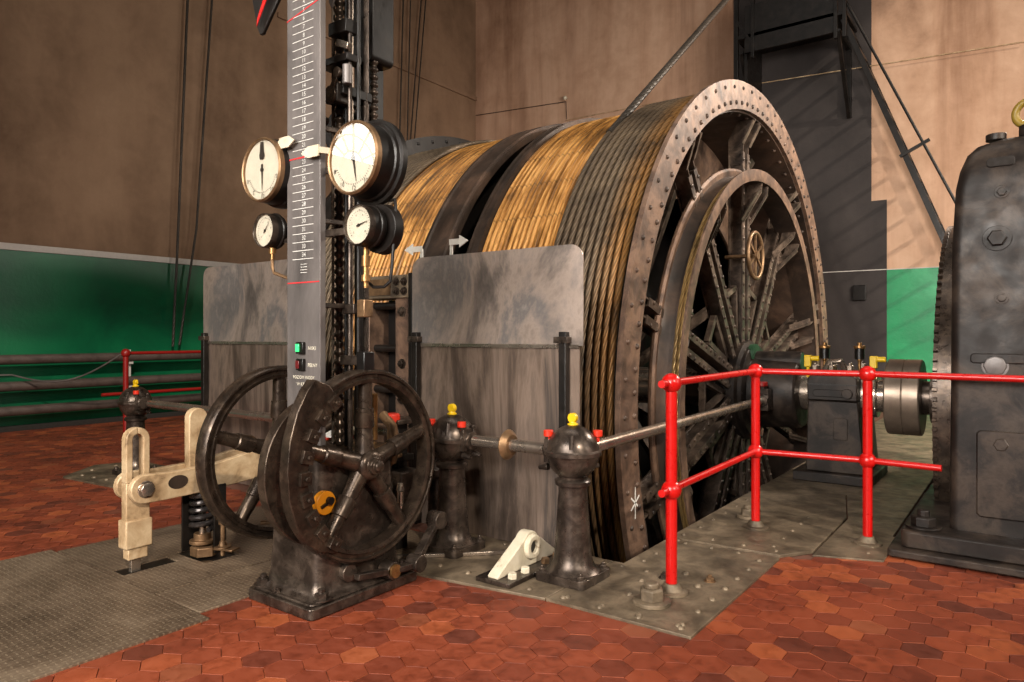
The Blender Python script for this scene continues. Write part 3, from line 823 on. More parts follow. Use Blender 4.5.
# ---------------------------------------------------------------- near red railing
t = thing('safety_railing', 'bright red pipe railing guarding the drum pit and the bearing', 'railing', (-1.5,3.5,.014))
posts = [(-1.50,3.44,.014),(-1.53,4.93,.018),(-.84,5.0,.010)]
for x,y,z in posts:
    p = build('post', MB().cyl((x,y,z),(x,y,1.1),.029,n=20), M['red'], t)
    build('foot_flange', MB().rev([(0,.085),(.012,.085),(.016,.06),(.04,.045),(.05,.04)], (x,y,z+.0005), (0,0,1), 24), M['plate'], p)
    for zz in (1.1,.545): build('ball_joint', MB().sphere((x,y,zz),.052,20), M['red'], p)
for nm, zz in (('top_rail',1.1),('mid_rail',.545)):
    build(nm, MB().cyl((-1.505,3.33,zz),(-1.53,4.93,zz),.02,n=14), M['red'], t)
    x1,y1 = (1.3,4.84) if nm == 'top_rail' else (-.43,4.965)
    build(nm, MB().cyl((-1.53,4.93,zz),(-.84,5.0,zz),.02,n=14), M['red'], t)
    build(nm, MB().cyl((-.84,5.0,zz),(x1,y1,zz),.02,n=14), M['red'], t)
# ---------------------------------------------------------------- handwheel stand
st = thing('handwheel_stand', 'black cast iron stand with two large five-spoked handwheels, bolted to the red tiles', 'control stand', (-2.97,2.46,0))
PX0, PX1, PY0, PY1 = -3.235, -2.715, 2.105, 2.83
mb = MB(); mb.prism(rrect(PX0,PX1,PY0,PY1,.03), (0,0,.002), (1,0,0), (0,1,0), .055)
mb.prism(rrect(PX0+.02,PX1-.02,PY0+.02,PY1-.02,.03), (0,0,.057), (1,0,0), (0,1,0), .012)
build('base', mb, M['cast'], st, .006)
mb = MB()
secs = [(.06,.245,.345),(.075,.225,.31),(.10,.212,.29),(.15,.204,.28),(.3,.198,.27),(.735,.18,.25)]
cx, cy = -2.975, 2.465; vs = []; n = 0
for z,hx,hy in secs:
    ring = rrect(cx-hx,cx+hx,cy-hy,cy+hy,.05,5); n = len(ring)
    vs += [(a,b,z) for a,b in ring]
fs = []
for j in range(len(secs)-1):
    for i in range(n): fs.append((j*n+i, j*n+(i+1)%n, (j+1)*n+(i+1)%n, (j+1)*n+i))
fs += [tuple(reversed(range(n))), tuple((len(secs)-1)*n+i for i in range(n))]
mb.add(vs, fs); build('body', mb, M['cast'], st, .003)
mb = MB(); mb.prism(rrect(cx-.195,cx+.195,cy-.27,cy+.27,.05), (0,0,.736), (1,0,0), (0,1,0), .018); build('top_cap', mb, M['wheel'], st, .004)
for x,y in ((PX0+.06,PY0+.06),(PX1-.05,PY0+.10),(PX1-.05,PY1-.08),(PX0+.06,PY1-.07)):
    mb = MB().bolt((x,y,.069),(0,0,1),.034); build('bolt', mb, M['cast'], st)
for x,y in ((-3.02,PY0+.035),(PX0+.2,PY0+.03)):
    build('bolt', MB().bolt((x,y,.069),(0,0,1),.014), M['cast'], st)
# badge on the near face, with a slot
mb = MB(); mb.cyl((-2.80,2.235,.53),(-2.765,2.235,.53),.058,n=28); b_ = build('badge', mb, M['orange'], st, .003)
mb = MB(); mb.bar((-2.762,2.20,.515),(-2.762,2.275,.545),.02,.012); mb.cyl((-2.764,2.25,.54),(-2.745,2.25,.54),.02,n=12); build('latch', mb, M['shade_black'], b_)
HY, HZ = 2.455, .69
def wheel(x, cam, dirx):
    mb = MB(); R = .487
    # channel rim: two raised lips and a hollow face
    pr = [(-.045,R-.012),(-.03,R),(.03,R),(.045,R-.012),(.045,R-.022),(.03,R-.027),(.03,R-.044),(.045,R-.049),(.04,R-.068),(-.04,R-.068),(-.045,R-.049),(-.03,R-.04)]
    mb.lathe(pr, (x,HY,HZ), AX, 96, closed=True)
    rim = build('handwheel', mb, M['wheel'], st, angle=45)
    mb = MB(); mb.rev([(-.06,.07),(.05,.073),(.06,.066),(.066,.056),(.068,.044),(.092,.042),(.095,.028),(.115,.027),(.12,.018)], (x,HY,HZ), AX, 28)
    build('hub', mb, M['wheel'], rim, .002)
    for k in range(5):
        a = math.radians(90+72*k); d = Vector((0,math.cos(a),math.sin(a))); c = Vector((x,HY,HZ))
        mb = MB()
        mb.lathe([(.02,.056),(.06,.048),(.19,.038),(.19,.047),(.20,.049),(.285,.045),(.29,.038),(.43,.036)], c, d, 18, caps=True)
        build('spoke', mb, M['wheel'], rim)
    return rim
r1 = wheel(-2.735, True, 1)
r2 = wheel(-3.45, False, -1)
# crescent shoes around the front wheel
def crescent(x, w, a0, a1, r_in, r_out, y=HY, z=HZ):
    mb = MB(); N = 28; A = [math.radians(a0+(a1-a0)*i/N) for i in range(N+1)]
    out = [(y+(r_in+.004+(r_out-r_in)*math.sin(PI*(.1+.8*i/N))**.6)*math.cos(a), z+(r_in+.004+(r_out-r_in)*math.sin(PI*(.1+.8*i/N))**.6)*math.sin(a)) for i,a in enumerate(A)]
    inn = [(y+r_in*math.cos(a), z+r_in*math.sin(a)) for a in A]
    mb.prism(out+inn[::-1], (x,0,0), (0,1,0), (0,0,1), w)
    return mb
mb = MB()
pc = lambda r, a: (HY+r*math.cos(math.radians(a)), HZ+r*math.sin(math.radians(a)))
outer = [pc(r,a) for r,a in ((.575,128),(.565,135),(.545,146),(.522,160),(.507,175),(.502,190),(.502,205),(.50,218),(.485,228),(.455,238))]
inner = [pc(.392,a) for a in range(238,121,-9)]+[pc(.42,121),(pc(.50,122.5))]
mb.prism(outer+inner, (-2.742,0,0), (0,1,0), (0,0,1), .062)
cr = build('brake_shoe', mb, M['wheel'], st, .004)
mb = crescent(-2.915, .06, 133, 240, .385, .50)
build('brake_shoe', mb, M['wheel'], st, .004)
for k in range(9):
    a = math.radians(126+k*13.5); c = Vector((-2.672,HY+.415*math.cos(a),HZ+.415*math.sin(a)))
    rd = Vector((0,math.cos(a),math.sin(a)))
    mb = MB(); mb.bar(c-rd*.03, c+rd*.03, .06, .022, up=AX); mb.hexa(c+Vector((.015,0,0)), AX, .012, .012)
    build('clamp', mb, M['wheel'], cr, .003)
build('axle', MB().cyl((-3.5,HY,HZ),(-2.70,HY,HZ),.032,n=18), M['wheel'], st)
# small linkage on the right foot
mb = MB(); z = .13
for p in ((-2.765,2.36,.16),(-2.70,2.60,.12),(-2.64,2.74,.13)):
    mb.cyl(Vector(p)-Vector((.05,0,0)), Vector(p)+Vector((.03,0,0)), .045, n=18)
mb.bar((-2.69,2.36,.15),(-2.69,2.62,.115),.03,.04,up=AX); mb.bar((-2.69,2.60,.12),(-2.64,2.74,.13),.03,.05,up=AX); mb.bar((-2.66,2.74,.13),(-2.72,2.98,.30),.03,.05,up=AX)
mb.cyl((-2.76,2.98,.30),(-2.68,2.98,.30),.05,n=18)
build('linkage', mb, M['cast'], st, .003)
build('pin', MB().cyl((-2.672,2.60,.12),(-2.655,2.60,.12),.035,n=16), M['brass'], st)

# ---------------------------------------------------------------- tall scale plate with gear behind it
di = thing('depth_indicator', 'tall grey scale plate with white numbers, two white pointers and dark rods behind it', 'depth indicator', (-2.965,2.3,.755))
SX0, SX1, SY = -3.096, -2.831, 2.25
sc = build('scale_plate', MB().box(SX0,SX1,SY,SY+.035,.756,3.75), M['scale'], di, .003)
mb = MB(); U = (1,0,0); W = (0,0,1); cx = (SX0+SX1)/2
z = 1.735; i = 0
while z < 3.2:
    mb.box(cx-.085,cx+.08,SY-.0015,SY,z-.0015,z+.0015); 
    mb.text(str(34-i), (cx+.006,SY,z+.021), U, W, .031)
    z += .0427; i += 1
for k in range(4): mb.box(cx-.02,cx+.03,SY-.0015,SY,1.665+.014*k,1.6675+.014*k)
build('scale_marks', mb, M['chalk'], sc)
mb = MB()
mb.box(SX0+.005,SX1-.005,SY-.002,SY,1.613,1.619); mb.box(SX0+.01,SX1-.12,SY-.002,SY,2.246,2.253); mb.prism([(SX0,2.962),(SX1-.01,3.012),(SX1-.01,3.018),(SX0,2.968)], (0,SY,0), U, W, .002)
build('red_marks', mb, M['redline'], sc)
mb = MB(); mb.text('NISKI', (cx+.07,SY,1.283), U, W, .026); build('lettering', mb, M['cream'], sc)
mb = MB(); mb.text('PEŁNY', (cx+.075,SY,1.198), U, W, .026); build('lettering', mb, M['cream'], sc)
mb = MB(); mb.text('POZIOM WODY', (cx+.005,SY,1.135), U, W, .0235); mb.text('W RZĄPIU', (cx+.005,SY,1.10), U, W, .0235)
build('lettering', mb, M['cream'], sc)
build('button_housing', MB().box(cx-.035,cx+.02,SY-.02,SY,1.255,1.315), M['shade_black'], di, .003)
build('button_housing', MB().box(cx-.035,cx+.02,SY-.02,SY,1.17,1.23), M['shade_black'], di, .003)
build('push_button', MB().box(cx-.032,cx-.004,SY-.026,SY-.0201,1.265,1.305), M['lampgreen'], di, .003)
build('push_button', MB().box(cx-.032,cx-.004,SY-.026,SY-.0201,1.18,1.22), M['lampred'], di, .003)
def ptr(x0, x1, z, s):
    mb = MB(); L = abs(x1-x0); h = .028
    poly = [(0,-h),(L*.62,-h),(L,0),(L*.62,h),(0,h)]
    if s < 0: poly = [(-a,b) for a,b in poly][::-1]
    mb.prism(poly, (x0,SY-.035,z), U, W, -.008)
    mb.bar((x0,SY-.03,z),(x0-s*.06,SY+.12,z),.02,.03)
    build('pointer', mb, M['white'], di)
ptr(SX0-.02, SX0+.105, 2.335, 1); ptr(SX1+.03, SX1-.105, 2.255, -1)
# uprights, threaded spindles and chains
post = lambda x,y,w,d,z0,z1,m: build('upright', MB().box(x-w/2,x+w/2,y-d/2,y+d/2,z0,z1), m, di, .003)
post(-3.09,2.42,.03,.06,.757,3.75,M['black']); post(-3.06,2.72,.05,.06,.757,3.75,M['black']); post(-2.975,2.72,.045,.05,2.30,3.75,M['black']); post(-3.02,2.80,.06,.05,2.0,3.75,M['black'])
for x,y,r,m in ((-3.035,2.5,.010,'steel'),(-2.93,2.5,.011,'black'),(-2.89,2.5,.010,'steel'),(-2.855,2.46,.012,'cast'),(-2.835,2.5,.010,'black'),(-2.87,2.58,.011,'cast'),(-2.905,2.62,.012,'cast')):
    build('rod', MB().cyl((x,y,.757),(x,y,3.75),r,n=10), M[m], di)
prof = []; zz = 0
while zz < 2.95:
    prof += [(zz,.018),(zz+.012,.027),(zz+.026,.027),(zz+.038,.018)]; zz += .048
build('spindle', MB().rev(prof, (-2.985,2.5,.757), (0,0,1), 12), M['wheel'], di, angle=60)
prof = []; zz = 0
while zz < 1.4:
    prof += [(zz,.014),(zz+.01,.024),(zz+.022,.024),(zz+.032,.014)]; zz += .042
build('spindle', MB().rev(prof, (-2.935,2.70,2.30), (0,0,1), 10), M['cast'], di, angle=60)
# carriers, brackets and the gear cluster at the top
build('crosshead', MB().box(-3.06,-2.83,2.42,2.52,2.77,2.81), M['black'], di, .005)
build('crosshead', MB().box(-3.07,-2.86,2.42,2.62,2.60,2.65), M['black'], di, .005)
build('crosshead', MB().box(-2.98,-2.84,2.42,2.50,2.92,2.99), M['black'], di, .005)
mb = MB(); mb.box(-2.945,-2.885,2.40,2.56,2.56,2.66); build('slide_block', mb, M['motor'], di, .008)
mb = MB(); mb.cyl((-2.93,2.385,2.60),(-2.93,2.40,2.60),.045,n=20); mb.bar((-2.93,2.39,2.60),(-2.87,2.39,2.70),.03,.012,up=(0,1,0)); mb.cyl((-2.87,2.38,2.70),(-2.87,2.40,2.70),.028,n=16)
build('bell_crank', mb, M['wheel'], di, .003)
mb = MB(); mb.cyl((-3.03,2.40,2.62),(-3.03,2.43,2.62),.04,n=18); mb.bar((-3.03,2.41,2.62),(-3.0,2.41,2.48),.025,.014,up=(0,1,0)); mb.cyl((-3.0,2.40,2.48),(-3.0,2.43,2.48),.022,n=12)
build('bell_crank', mb, M['wheel'], di, .003)
build('wire_clamp', MB().bar((-2.90,2.42,2.87),(-2.81,2.42,2.83),.03,.035), M['steel'], di, .004)
build('counterweight', MB().cyl((-2.83,2.42,2.64),(-2.83,2.42,2.74),.024,n=18), M['scale'], di, .004)
build('gear_case', MB().prism(rrect(-3.10,-2.90,2.86,3.75,.03), (0,2.66,0), (1,0,0), (0,0,1), -.16), M['black'], di, .006)
build('leaf_plate', MB().prism([(-2.975,3.10),(-2.955,3.065),(-2.935,3.10),(-2.925,3.2),(-2.985,3.2)], (0,2.42,0), (1,0,0), (0,0,1), -.01), M['scale'], di, .003)
build('belt_pulley', MB().lathe([(0,.13),(.03,.13)], (-3.13,2.62,2.50), (0,1,0), 28, caps=True), M['black'], di, .004)
for z, x0, x1 in ((1.485,-2.88,-2.79),(1.22,-2.9,-2.75)):
    build('rod_guide', MB().box(x0,x1,2.43,2.53,z-.025,z+.025), M['cast'], di, .004)
for z in (2.40,1.93,1.5): build('bracket', MB().bar((-2.90,2.285,z),(-2.87,2.46,z),.03,.025), M['cast'], di, .003)
build('guide_rod', MB().cyl((-3.36,2.29,2.315),(-3.09,2.29,2.30),.011,n=10), M['cast'], di)
build('oil_box', MB().box(-2.757,-2.70,2.42,2.48,1.44,1.53), M['bronze'], di, .005)
build('switch_box', MB().box(-2.76,-2.70,2.42,2.49,1.17,1.265), M['shade_black'], di, .005)
build('hand_grip', MB().cyl((-2.99,2.75,.757),(-2.99,2.75,1.02),.022,n=12), M['brass'], di, .003)
# black hanging pointer with a red flash above the left edge of the plate
dp = thing('signal_pointer', 'black leaf-shaped pointer with a red flash hanging beside the top of the scale plate', 'pointer', (-3.3,2.24,3.1))
mb = MB().prism([(-3.385,3.14),(-3.345,3.0),(-3.32,2.955),(-3.295,2.955),(-3.245,3.01),(-3.14,3.12),(-3.10,3.3),(-3.42,3.3)], (0,2.24,0), U, W, -.02)
build('blade', mb, M['black'], dp, .005)
mb = MB().prism([(-3.312,2.99),(-3.295,3.015),(-3.215,3.12),(-3.15,3.3),(-3.19,3.3),(-3.25,3.12),(-3.306,3.03)], (0,2.219,0), U, W, .004)
build('red_flash', mb, M['red'], dp)

# ---------------------------------------------------------------- gauges
def gauge(x, z, R, depth, backR, label, needle, nums, y=2.2, big=True):
    t = thing('pressure_gauge', label, 'gauge', (x,y,z), 'dial gauges')
    o = (x,y,z); A = (0,1,0)
    mb = MB().rev([(.012,R*1.02),(depth*.62,R*1.04),(depth*.66,R*1.10),(depth*.78,R*1.12),(depth*.80,backR),(depth,backR),(depth+.01,backR*.9)], o, A, 56)
    build('case', mb, M['black'], t, .002)
    mb = MB().ring([(-.010,R*.94),(-.014,R*.98),(-.006,R*1.025),(.02,R*1.025),(.02,R*.95),(-.002,R*.94)], o, A, 56)
    build('bezel', mb, M['bronze'] if big else M['cast'], t)
    d = build('dial', MB().cyl((x,y+.004,z),(x,y+.011,z),R*.96,n=48), M['cream'], t)
    mb = MB(); r0 = R*.70
    a0, a1 = nums[1], nums[2]
    steps = 24
    for i in range(steps+1):
        a = math.radians(a0+(a1-a0)*i/steps); L = .09 if i % 6 == 0 else .045
        p = Vector((x+r0*math.cos(a), y+.0025, z+r0*math.sin(a))); q = Vector((x+(r0+R*L)*math.cos(a), y+.0025, z+(r0+R*L)*math.sin(a)))
        mb.bar(p, q, .0025, .001, up=(0,1,0))
    N = len(nums[0])
    for i, s in enumerate(nums[0]):
        a = math.radians(a0+(a1-a0)*i/(N-1)); rr = R*(.84 if big else .55)
        mb.text(s, (x+rr*math.cos(a), y+.004, z+rr*math.sin(a)), (1,0,0), (0,0,1), R*(.19 if big else .16))
    build('dial_marks', mb, M['ink'], d)
    a = math.radians(needle); dv = Vector((math.cos(a),0,math.sin(a))); pv = Vector((-math.sin(a),0,math.cos(a))); c = Vector((x,y-.001,z))
    mb = MB(); mb.add([c-dv*R*.18+pv*R*.05, c-dv*R*.18-pv*R*.05, c+dv*R*.66-pv*R*.008, c+dv*R*.66+pv*R*.008], [(0,1,2,3)]); mb.cyl(c-Vector((0,.003,0)), c+Vector((0,.002,0)), R*.07, n=14)
    if big: mb.prism([(-R*.07,R*.88),(R*.07,R*.88),(R*.09,R*.6),(R*.13,R*.45),(R*.09,R*.33),(-R*.09,R*.33),(-R*.13,R*.45),(-R*.09,R*.6)][::-1], c, (1,0,0), (0,0,1), .002) if needle < -80 and x < -3 else None
    build('needle', mb, M['ink'], t)
    build('glass', MB().cyl((x,y-.0085,z),(x,y-.0065,z),R*.94,n=48), M['glass'], t)
    return t
g1 = gauge(-3.24, 2.215, .165, .15, .185, 'large brass-rimmed dial with cream face mounted by the plate\'s left side, no window reflection', -90, (['0','5','10','15','20'],-160,-20))
g2 = gauge(-2.53, 2.172, .168, .15, .205, 'large brass-rimmed dial reflecting an arched window', -80, (['8','10','12','10','8'],-160,-20))
g3 = gauge(-3.215, 1.895, .088, .075, .09, 'small black pressure gauge under the unreflecting cream dial', 50, (['0','2','4','6','8','10'],220,-40), big=False)
g4 = gauge(-2.492, 1.857, .092, .085, .096, 'small black pressure gauge under the dial that reflects the window', 15, (['0','2','4','6','8','10'],220,-40), big=False)
build('back_flange', MB().rev([(0,.115),(.05,.12),(.055,.1)], (-2.47,2.30,1.85), (0,1,0), 36), M['black'], g4, .003)
build('fitting', MB().rev([(0,.012),(.03,.012),(.03,.022),(.06,.022),(.06,.013),(.1,.013),(.1,.02),(.15,.02),(.15,.012),(.2,.012)], (-2.50,2.25,1.57), (0,0,1), 12), M['brass'], g4)
build('fitting', MB().rev([(0,.01),(.03,.01),(.03,.018),(.06,.018),(.06,.011),(.09,.011)], (-3.20,2.235,1.745), (0,0,1), 12), M['brass'], g3)
build('feed_pipe', MB().tube([(-3.20,2.235,1.75),(-3.20,2.235,1.70),(-3.185,2.235,1.675),(-3.08,2.29,1.63),(-3.04,2.30,1.61)], .009, 8), M['bronze'], g3)
build('feed_pipe', MB().tube([(-2.46,2.36,1.99),(-2.40,2.34,1.985),(-2.385,2.33,1.95),(-2.39,2.31,1.66),(-2.40,2.31,1.60),(-2.43,2.30,1.575),(-2.49,2.29,1.575),(-2.53,2.29,1.60),(-2.53,2.28,1.74)], .008, 8), M['black'], g2)
for g, x, z, s in ((g1,-3.24,2.215,1),(g2,-2.53,2.172,-1),(g3,-3.215,1.895,1),(g4,-2.492,1.857,-1)):
    build('mounting_arm', MB().bar((x+s*.03,2.31,z+.0),((SX0+.01) if s>0 else (SX1-.01),2.30,z),.03,.035), M['cast'], g, .003)
build('mounting_arm', MB().bar((-3.2,2.27,1.845),(-3.09,2.27,1.84),.02,.02), M['cast'], g3)
# ---------------------------------------------------------------- bearing block beside the hub
bb = thing('bearing_block', 'tall black split bearing block between the drum hub and the bright coupling drum', 'bearing', (-1.43,7.23,.01))
BX0, BX1, BY0, BY1 = -1.655, -1.235, 6.85, 7.6
build('foot', MB().box(BX0-.12,BX1+.12,BY0-.04,BY1+.1,.0105,.10), M['motor'], bb, .01)
mb = MB(); mb.prism([(BX0-.02,.10),(BX1+.06,.10),(BX1,.75),(BX0,.75)], (0,BY0+.02,0), (1,0,0), (0,0,1), -(BY1-BY0-.02))
build('body', mb, M['motor'], bb, .012)
mb = MB(); mb.prism(rrect(BX0,BX1,.755,.985,.05,6,(0,0,1,1)), (0,BY0,0), (1,0,0), (0,0,1), -(BY1-BY0))
cap = build('cap', mb, M['motor'], bb, .01)
build('seam', MB().box(BX0-.002,BX1+.002,BY0-.008,BY0+.01,.895,.905), M['shade_black'], cap)
mb = MB(); mb.prism(rrect(BX0+.05,BX1-.05,.79,.855,.03), (0,BY0-.015,0), (1,0,0), (0,0,1), -.014); mb.cyl((BX1-.08,BY0-.03,.822),(BX1-.08,BY0-.001,.822),.045,n=20)
build('lever', mb, M['motor'], bb, .004)
build('cover', MB().prism(rrect(BX0+.22,BX0+.34,.40,.60,.02), (0,BY0+.015,0), (1,0,0), (0,0,1), -.014), M['motor'], bb, .004)
for x,y in ((BX0+.055,BY0+.07),(BX0+.19,BY0+.1),(BX1-.07,BY0+.07),(BX0+.055,BY1-.1),(BX1-.07,BY1-.1),(BX0+.15,BY0+.35)):
    mb = MB(); mb.cyl((x,y,.985),(x,y,1.03),.04,n=16); mb.hexa((x,y,1.03),(0,0,1),.036,.045); mb.cyl((x,y,1.075),(x,y,1.10),.016,n=10)
    build('bolt', mb, M['steel'], bb, .002)
mb = MB(); mb.tube([(BX0+.1,BY0+.2,1.0),(BX0+.16,BY0+.16,1.10),(BX0+.25,BY0+.16,1.11),(BX0+.31,BY0+.2,1.0)], .03, 10); build('lifting_bow', mb, M['steel'], bb)
for x in (BX0+.09, BX1-.03):
    y = BY0+.28
    o = build('oiler', MB().rev([(0,.014),(.12,.014),(.13,.022),(.14,.022)], (x,y,.985), (0,0,1), 14), M['brass'], bb)
    build('oil_glass', MB().cyl((x,y,1.127),(x,y,1.225),.042,n=20), M['shade_black'], o, .003)
    mb = MB(); mb.cyl((x,y,1.226),(x,y,1.25),.05,n=20); mb.cyl((x,y,1.25),(x,y,1.28),.02,n=12); build('cap', mb, M['brass'], o, .003)
for x, n in ((BX0-.04,0),(BX1+.10,1)):
    y = BY0+.2
    mb = MB(); mb.box(x-.03,x+.03,y-.03,y+.03,1.05,1.16); mb.cyl((x+.02,y,1.13),(x+.10,y,1.13),.024,n=12); mb.cyl((x,y,.95),(x,y,1.05),.016,n=10)
    build('grease_cup', mb, M['yellow'], bb, .006)
# shaft and coupling
cp = thing('coupling', 'bright turned coupling drum on the shaft between bearing block and gear wheel', 'coupling', (-.9,YC,ZC))
build('drive_shaft', MB().rev([(-1.80,.17),(-1.66,.17),(-1.66,.26),(-1.655,.26)], (0,YC,ZC), AX, 32), M['steel'], cp)
build('drive_shaft', MB().rev([(-1.234,.26),(-1.20,.26),(-1.19,.20),(-1.12,.20),(-1.12,.15),(-1.04,.15)], (0,YC,ZC), AX, 32), M['steel'], cp, .003)
mb = MB(); mb.lathe([(-1.04,.15),(-1.04,.33),(-1.03,.34),(-.905,.34),(-.90,.333),(-.895,.34),(-.775,.34),(-.765,.33),(-.765,.15)], (0,YC,ZC), AX, 56)
k_ = build('coupling_drum', mb, M['turned'], cp, .002)
build('drive_shaft', MB().rev([(-.765,.15),(-.70,.15),(-.70,.22),(-.552,.22)], (0,YC,ZC), AX, 32), M['cast'], cp, .003)
for a in (100,160,220): build('bolt', MB().bolt(pol(-1.125,.17,a), (-1,0,0), .03), M['steel'], cp)
# toothed gear wheel
gw = thing('gear_wheel', 'big toothed gear wheel standing edge-on behind the black motor casing', 'gear', (-.47,YC,ZC))
mb = MB(); T = 132; vs = []; prof = []
for i in range(T):
    for q, r in ((0,1.47),(.28,1.47),(.38,1.498),(.62,1.498),(.72,1.47)):
        a = 2*PI*(i+q)/T; prof.append((YC+r*math.cos(a), ZC+r*math.sin(a)))
n = len(prof)
inner = [(YC+1.25*math.cos(2*PI*i/n), ZC+1.25*math.sin(2*PI*i/n)) for i in range(n)]
for x in (-.555,-.525):
    vs += [(x,y,z) for y,z in prof]; vs += [(x,y,z) for y,z in inner]
fs = []
for i in range(n):
    j = (i+1)%n
    fs += [(i,j,2*n+j,2*n+i),(n+i,n+j,j,i),(n+j,n+i,3*n+i,3*n+j),(2*n+i,2*n+j,3*n+j,3*n+i)]
mb.add(vs, fs); build('toothed_rim', mb, M['wheel'], gw, angle=25)
mb = MB(); mb.lathe([(-.535,.15),(-.535,1.251),(-.5245,1.252),(-.5245,1.482),(-.42,1.482),(-.42,.15)], (0,YC,ZC), AX, 64, closed=True); build('rim', mb, M['wheel'], gw)

# ---------------------------------------------------------------- motor casing
mo = thing('motor_casing', 'tall black cast motor casing with bolted covers at the right, red rail before it', 'motor', (.25,5.6,.01))
MX0, MX1, MY0, MY1 = -.40, 1.4, 5.08, 6.5
def side(x):   # profile in (y,z) along +x
    pass
# casing: rounded box, walls leaning in slightly, crown rounded towards left and front
mb = MB(); rows = []
zs = [(.16,0,0),(.33,0,0),(1.9,.012,.004),(2.25,.03,.012),(2.36,.05,.03),(2.46,.085,.06),(2.515,.13,.10),(2.55,.20,.17),(2.565,.30,.28)]
for z, dx, dy in zs:
    rows.append([(a,b,z) for a,b in rrect(MX0+dx,MX1-dx,MY0+dy,MY1-dy,.05+dx*.4,6)])
n = len(rows[0]); vs = [p for r in rows for p in r]; fs = []
for j in range(len(rows)-1):
    for i in range(n): fs.append((j*n+i, j*n+(i+1)%n, (j+1)*n+(i+1)%n, (j+1)*n+i))
fs += [tuple(reversed(range(n))), tuple((len(rows)-1)*n+i for i in range(n))]
mb.add(vs, fs); cs = build('casing', mb, M['motor'], mo, angle=50)
build('plinth', MB().prism(rrect(-.64,1.6,4.87,6.6,.05), (0,0,.055), (1,0,0), (0,1,0), .105), M['motor'], mo, .012)
build('sole_plate', MB().prism(rrect(-.70,1.7,4.79,6.7,.03), (0,0,.0105), (1,0,0), (0,1,0), .045), M['motor'], mo, .008)
mb = MB(); mb.prism(rrect(-.26,1.2,.26,.78,.03), (0,MY0+.002,0), (1,0,0), (0,0,1), .02); build('cover_panel', mb, M['motor'], mo, .008)
mb = MB(); mb.prism(rrect(-.29,1.2,1.18,1.24,.02), (0,MY0+.002,0), (1,0,0), (0,0,1), .012); build('ledge', mb, M['motor'], mo, .006)
def cbolt(x, z, R, mt, y=MY0+.004): build('bolt', MB().hexa((x,y,z), (0,-1,0), R, R*.7).lathe([(0,R*1.5),(.008,R*1.5)], (x,y+.002,z), (0,-1,0), 20, caps=True), M[mt], mo, .002)
cbolt(-.157,1.925,.05,'motor',MY0+.002); cbolt(-.135,1.57,.025,'motor'); cbolt(-.138,.70,.04,'motor'); cbolt(-.135,2.2,.026,'motor',MY0+.014); cbolt(.3,1.5,.03,'motor')
build('plug', MB().lathe([(-.01,.07),(.004,.07)], (-.167,MY0,1.166), (0,-1,0), 24, caps=True).lathe([(.004,.06),(.018,.058),(.02,.052)], (-.167,MY0,1.166), (0,-1,0), 8, caps=True), M['scale'], mo, .003)
build('recess_shade', MB().prism(rrect(-.21,-.07,2.355,2.41,.02), (0,MY0+.045,0), (1,0,0), (0,0,1), .03), M['pit'], mo, .004)  # dark plate standing for the shade inside a recessed slot
mb = MB(); mb.bolt((-.53,5.02,.161), (0,0,1), .07); build('anchor_bolt', mb, M['motor'], mo, .003)
mb = MB(); mb.cyl((-.17,5.33,2.56),(-.17,5.33,2.60),.055,n=20); build('filler_cap', mb, M['motor'], mo, .003)
mb = MB(); mb.cyl((.0,5.33,2.56),(.0,5.33,2.63),.055,n=24); eb = build('eyebolt', mb, M['motor'], mo, .004)
build('lifting_ring', MB().torus((.0,5.33,2.705), (.25,1,0), .075, .022, 40, 12), M['ringgold'], eb)

# ---------------------------------------------------------------- staircase and landing on the back wall
stc = thing('steel_staircase', 'dark steel ladder stair climbing the tan back wall beside the black breast', 'staircase', (-1.2,13.6,0))
S0, S1 = Vector((-2.62,13.3,6.85)), Vector((-.33,13.3,.80)); back = Vector((0,.75,0))
for o in (Vector((0,0,0)), back): build('stringer', MB().bar(S0+o, S1+o, .05, .09, up=(1,0,.38)), M['black'], stc, .004)
nT = 16
for i in range(nT):
    p = S0.lerp(S1, (i+.5)/nT)
    build('tread', MB().box(p.x-.045,p.x+.045,p.y+.03,p.y+.72,p.z-.02,p.z+.02), M['black'], stc)
H0, H1 = Vector((-2.62,13.25,7.25)), Vector((-.55,13.25,2.55))
build('handrail', MB().cyl(H0, H1, .022, n=10), M['black'], stc)
for f in (.60,.95):
    h = H0.lerp(H1,f); q = S0.lerp(S1,f*.74+.01)
    build('rail_stay', MB().bar(Vector((-1.74,13.24,4.31)) if f == .60 else Vector((-.62,13.28,1.58)), Vector((-1.312,13.25,4.53)) if f == .60 else H1, .05, .05), M['black'], stc)
ld = thing('steel_landing', 'dark boxed steel landing on brackets high on the black wall breast', 'landing', (-3.5,13.7,6.5))
build('deck', MB().box(-4.47,-2.55,13.2,14.16,6.9,6.96), M['black'], ld)
build('fascia', MB().box(-4.3,-2.75,13.2,13.26,6.62,7.5), M['black'], ld, .004)
build('end_panel', MB().box(-4.33,-4.27,13.27,14.16,5.9,6.9), M['black'], ld, .004)
for x in (-4.45,-4.15): build('hanger', MB().box(x-.03,x+.03,13.17,13.25,5.95 if x < -4.3 else 6.5,8.6), M['black'], ld, .004)
build('hanger', MB().bar((-4.45,13.2,7.25),(-4.15,13.2,6.75),.05,.05), M['black'], ld)
build('hanger', MB().bar((-4.45,13.2,8.1),(-4.15,13.2,7.5),.05,.05), M['black'], ld)
for x in (-2.72,-2.58): build('hanger', MB().box(x-.03,x+.03,13.17,13.25,6.5,8.6), M['black'], ld, .004)
